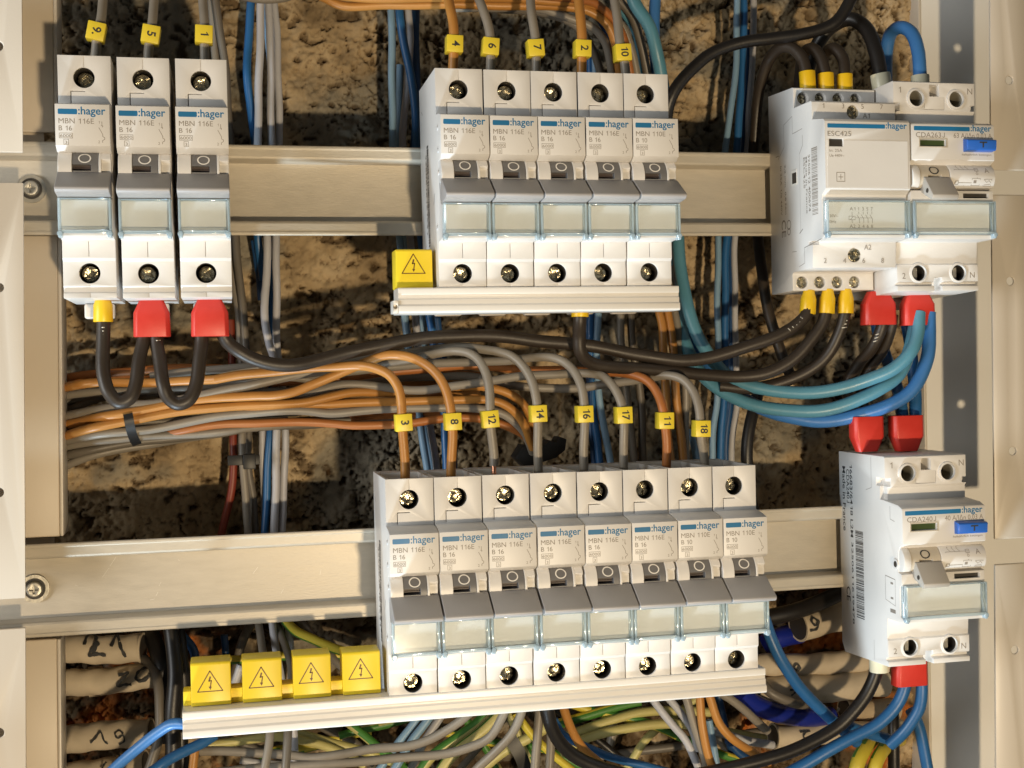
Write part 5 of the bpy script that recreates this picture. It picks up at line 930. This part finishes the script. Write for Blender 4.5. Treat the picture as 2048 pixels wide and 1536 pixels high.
for qi, q in enumerate(FL):
    dz = rnd.uniform(-34, -22); mx_, my_ = (q[0] + q[2]) / 2 + rnd.uniform(-25, 25), (q[1] + q[3]) / 2 + rnd.uniform(-18, 18)
    cable(q[4], rnd.uniform(1.5, 2.0), [(q[0] - (q[2] - q[0]) * .3, q[1] - (q[3] - q[1]) * .3, dz), (q[0], q[1], dz), (mx_, my_, dz + rnd.uniform(-2, 4)), (q[2], q[3], dz), (q[2] + (q[2] - q[0]) * .3, q[3] + (q[3] - q[1]) * .3, dz)], FLAB[qi], GL, twist=(rnd.randint(0, 11), .3))
# bottom left
cable('black', 3.0, [(330, 1210, -14), (344, 1269, -12), (350, 1338, -11), (346, 1416, -10), (346, 1494, -10), (340, 1580, -10)], 'thick black cable left of the four yellow caps, nearest the conduits', GK)
cable('black', 2.6, [(350, 1220, -18), (360, 1289, -16), (369, 1377, -15), (362, 1435, -14), (364, 1490, -14), (372, 1580, -14)], 'thick black cable hard against the first yellow cap', GK)
cable('black', 3.4, [(296, 1262, -28), (312, 1290, -22), (325, 1330, -18), (330, 1400, -20), (332, 1480, -22)], 'thick black cable coming out of the conduit marked twenty-one', GK)
cable('dgrey', 1.9, [(288, 1318, -22), (305, 1334, -18), (317, 1370, -14), (320, 1416, -12), (317, 1474, -11), (306, 1515, -10), (290, 1570, -10)], 'brown grey cable hanging in front of the conduits marked twenty and 19', GL)
cable('dblue', 1.8, [(345, 1245, -20), (365, 1272, -20), (385, 1298, -20), (392, 1330, -20), (395, 1380, -22)], 'dark blue cable curving above the first yellow cap', GL)
cable('bblue', 2.0, [(420, 1450, 30), (380, 1448, 27), (345, 1447, 24), (320, 1462, 22), (286, 1489, 20), (247, 1520, 18), (215, 1548, 17), (160, 1590, 16)], 'bright blue cable leaving the left end of the long busbar', GB)
cable('blue', 2.0, [(430, 1470, 0), (403, 1486, 2), (374, 1501, 4), (344, 1517, 6), (315, 1536, 8), (280, 1565, 8)], 'blue cable below the left end of the long busbar', GB)
cable('orange', 1.7, [(391, 1490, -4), (388, 1510, -4), (383, 1560, -4)], 'orange wire stub below the left end of the long busbar', GL)
cable('dblue', 1.5, [(448, 1270, -24), (451, 1300, -24), (450, 1350, -24)], 'short dark blue wire above the gap of the first two caps', GL)
cable('pale', 1.7, [(482, 1330, -16), (470, 1365, -16), (455, 1400, -14)], 'pale wire slanting behind the gap of the first two caps', GL)
# --- ties and clamps
def band(pts, w, t, label):
    P = pts3(pts); C = spline(P, 5); mb = MB(); vs = []
    for i, c in enumerate(C):
        T = (C[min(i + 1, len(C) - 1)] - C[max(i - 1, 0)]).normalized(); n = T.cross(Vector((0, 1, 0))).normalized(); b = T.cross(n)
        for a, e in ((w, t), (-w, t), (-w, -t), (w, -t)): vs.append(c + n * a + b * e)
    fs = [[i * 4 + k, i * 4 + (k + 1) % 4, (i + 1) * 4 + (k + 1) % 4, (i + 1) * 4 + k] for i in range(len(C) - 1) for k in range(4)] + [[0, 1, 2, 3], list(range(len(vs) - 4, len(vs)))]
    mb.add(vs, fs); return mb
o = link('cable_tie', band([(256, 828, 0.5), (258, 840, 1.2), (262, 860, -.5), (268, 878, -5.5), (274, 888, -11)], 1.7, .4, 0).mesh('cable_tie', M_TIE)); tag(o, 'black cable tie round the loom at the left', 'cable tie', 'black cable ties')
o = empty('cable_clamp', (0, 0, 0)); tag(o, 'black clamp holding the rusty wire to the wall below the loom', 'cable clamp')
b_ = MB(); x0, z0 = at(455, 912, -17); x1, z1 = at(520, 930, -17); b_.box(x0, x1, -20.5, -19.6, z1, z0); link('strap', solid('strap', b_, M_TIE, (), .2), o)
b_ = MB(); x0, z0 = at(486, 909, -17); x1, z1 = at(512, 938, -17); b_.box(x0, x1, -23, -17, z1, z0); link('clamp_head', solid('clamp_head', b_, M_TIE, (), .4), o)
b_ = MB(); x0, z0 = at(1100, 876, -24); b_.prismd([at(1085, 893, -24), at(1098, 880, -24), at(1112, 884, -24), at(1118, 873, -24), at(1131, 878, -24), at(1128, 900, -24), at(1110, 915, -24), at(1050, 935, -24), at(1030, 915, -24), at(1045, 890, -24)], -33, -22); tag(link('tie_mount', solid('tie_mount', b_, M_TIE, (), .3)), 'jagged black tie mount behind the wire marked fourteen', 'tie mount')
o = link('cable_tie', band([(1015, 1470, 2), (1030, 1492, 3), (1042, 1514, 3), (1055, 1550, 1)], 2.6, .5, 0).mesh('cable_tie', M_TIE)); tag(o, 'black cable tie round the green yellow cables at the bottom', 'cable tie', 'black cable ties')

# ------------------------------------------------------------------ conduits with handwritten numbers
M_COND = mat('conduit_plastic', (0.56, 0.47, 0.345), 0.5, var=0.30, nscale=70, bump=0.15, bscale=500)
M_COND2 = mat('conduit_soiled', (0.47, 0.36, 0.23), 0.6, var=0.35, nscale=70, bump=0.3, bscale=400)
def conduit(a, b, d0, d1, r, label, material=M_COND, coupling=None):
    o = empty('conduit'); tag(o, label, 'conduit', 'numbered plastic conduits')
    P = pts3([(a[0], a[1], d0), ((a[0] + b[0]) / 2, (a[1] + b[1]) / 2 + 1, (d0 + d1) / 2), (b[0], b[1], d1)])
    pm = tube([P[0].lerp(P[2], t) for t in [i / 9 for i in range(10)]], r, 24); rd = random.Random(label)
    ph = [rd.uniform(0, 6) for _ in range(4)]
    pm.v = [(x + .0, dd + .35 * math.sin(x * .13 + ph[0]), z + .45 * math.sin(x * .16 + ph[1]) + .2 * math.sin(x * .5 + dd * .6 + ph[2])) for x, dd, z in pm.v]
    link('pipe', pm.mesh('pipe', material, 50), o)
    o['axis_a'] = list(P[0]); o['axis_b'] = list(P[2]); o['pipe_r'] = r
    T = (P[2] - P[0]).normalized(); rim = tube([P[2] - T * .3, P[2] + T * .15, P[2] + T * .5], r + .45, 24); link('rim', rim.mesh('rim', material, 50), o)
    bore = tube([P[2] + T * .51, P[2] + T * .56, P[2] + T * .6], r - .5, 24); link('bore', bore.mesh('bore', M_DARK, 50), o)
    if coupling:
        c = pts3([(coupling[0], coupling[1], d0), ((coupling[0] + coupling[2]) / 2, (coupling[1] + coupling[3]) / 2, d0), (coupling[2], coupling[3], d0)]); link('coupling', tube(c, r + .7, 24).mesh('coupling', material, 40), o)
    return o
def handwriting(o, strokes, d, th=.42, name='number'):
    """felt pen strokes lying on the curved side of the pipe"""
    mb = MB(); A, B, r = o['axis_a'], o['axis_b'], o['pipe_r']; A = Vector(A); B = Vector(B); ax = (B - A).normalized()
    for s in strokes:
        P = []
        for p in pts3([(u, v, d) for u, v in s]):
            q = A + ax * (p - A).dot(ax); dz = p.z - q.z; P.append(Vector((p.x, q.y + math.sqrt(max(.5, r * r - dz * dz)) + .8, p.z)))
        C = spline(P, 6); n0 = len(mb.v)
        for i, c in enumerate(C):
            T = (C[min(i + 1, len(C) - 1)] - C[max(i - 1, 0)]).normalized(); q = A + ax * (c - A).dot(ax); N = (c - q).normalized(); K = T.cross(N).normalized(); w_ = th * (1.0 + .25 * math.sin(i * 1.3))
            mb.v += [tuple(c + K * w_ + N * .05), tuple(c - K * w_ + N * .05)]
        for i in range(len(C) - 1): mb.f.append([n0 + 2 * i, n0 + 2 * i + 1, n0 + 2 * i + 3, n0 + 2 * i + 2]); mb.mi.append(0)
    link(name, mb.mesh(name, M_DPRINT, 0, False), o)
o = conduit((95, 1299), (284, 1296), -40, -32, 5.6, 'conduit marked twenty-one close under the lower rail'); handwriting(o, [[(167, 1292), (172, 1278), (186, 1276), (191, 1284), (185, 1297), (178, 1312), (195, 1309), (212, 1311)], [(197, 1287), (190, 1298), (186, 1314)], [(222, 1293), (232, 1274), (243, 1296), (252, 1313)]], -28.4, .62)
o = conduit((95, 1371), (316, 1350), -41, -31, 5.3, 'conduit marked twenty with a soiled coupling', M_COND, (178, 1364, 206, 1361)); handwriting(o, [[(236, 1352), (256, 1346), (246, 1358), (234, 1373), (250, 1369), (263, 1368)], [(290, 1335), (276, 1344), (273, 1357), (284, 1361), (299, 1350), (303, 1338), (290, 1335)]], -27.6, .55)
o = conduit((95, 1480), (300, 1466), -40, -31, 5.6, 'conduit marked nineteen below the orange mortar'); handwriting(o, [[(180, 1488), (191, 1477), (200, 1466), (209, 1483), (216, 1488)], [(247, 1466), (238, 1461), (230, 1467), (236, 1475), (246, 1469), (249, 1480), (238, 1488)]], -28.0, .34)
o = conduit((95, 1562), (290, 1530), -40, -31, 5.6, 'conduit marked eighteen cut by the bottom edge'); handwriting(o, [[(203, 1542), (207, 1532), (212, 1527)], [(228, 1519), (235, 1514), (239, 1520), (231, 1527), (226, 1537), (238, 1536), (232, 1525)]], -27.6, .45)
o = conduit((1720, 1225), (1598, 1252), -40, -33, 6.6, 'conduit marked nine in the gap beside the lower residual current device'); handwriting(o, [[(1634, 1241), (1624, 1235), (1620, 1243), (1628, 1249), (1635, 1240), (1630, 1256), (1615, 1259)]], -28.5, .5)
o = conduit((1770, 1322), (1500, 1333), -38, -34, 5.0, 'conduit marked eight crossed by the thick blue cable'); handwriting(o, [[(1597, 1333), (1592, 1339), (1586, 1334), (1592, 1328), (1599, 1334), (1595, 1342)]], -30.4, .38)
o = conduit((1770, 1366), (1510, 1385), -36, -31, 6.2, 'conduit marked seven below the one marked eight'); handwriting(o, [[(1578, 1379), (1592, 1379), (1586, 1386), (1580, 1390)], [(1593, 1381), (1600, 1374)]], -26.2, .4)
o = conduit((1800, 1462), (1548, 1472), -36, -30, 5.2, 'conduit marked five at the bottom right'); handwriting(o, [[(1598, 1487), (1606, 1490), (1614, 1484), (1606, 1472), (1614, 1464), (1622, 1463)], [(1600, 1464), (1613, 1463)]], -25.6, .4)
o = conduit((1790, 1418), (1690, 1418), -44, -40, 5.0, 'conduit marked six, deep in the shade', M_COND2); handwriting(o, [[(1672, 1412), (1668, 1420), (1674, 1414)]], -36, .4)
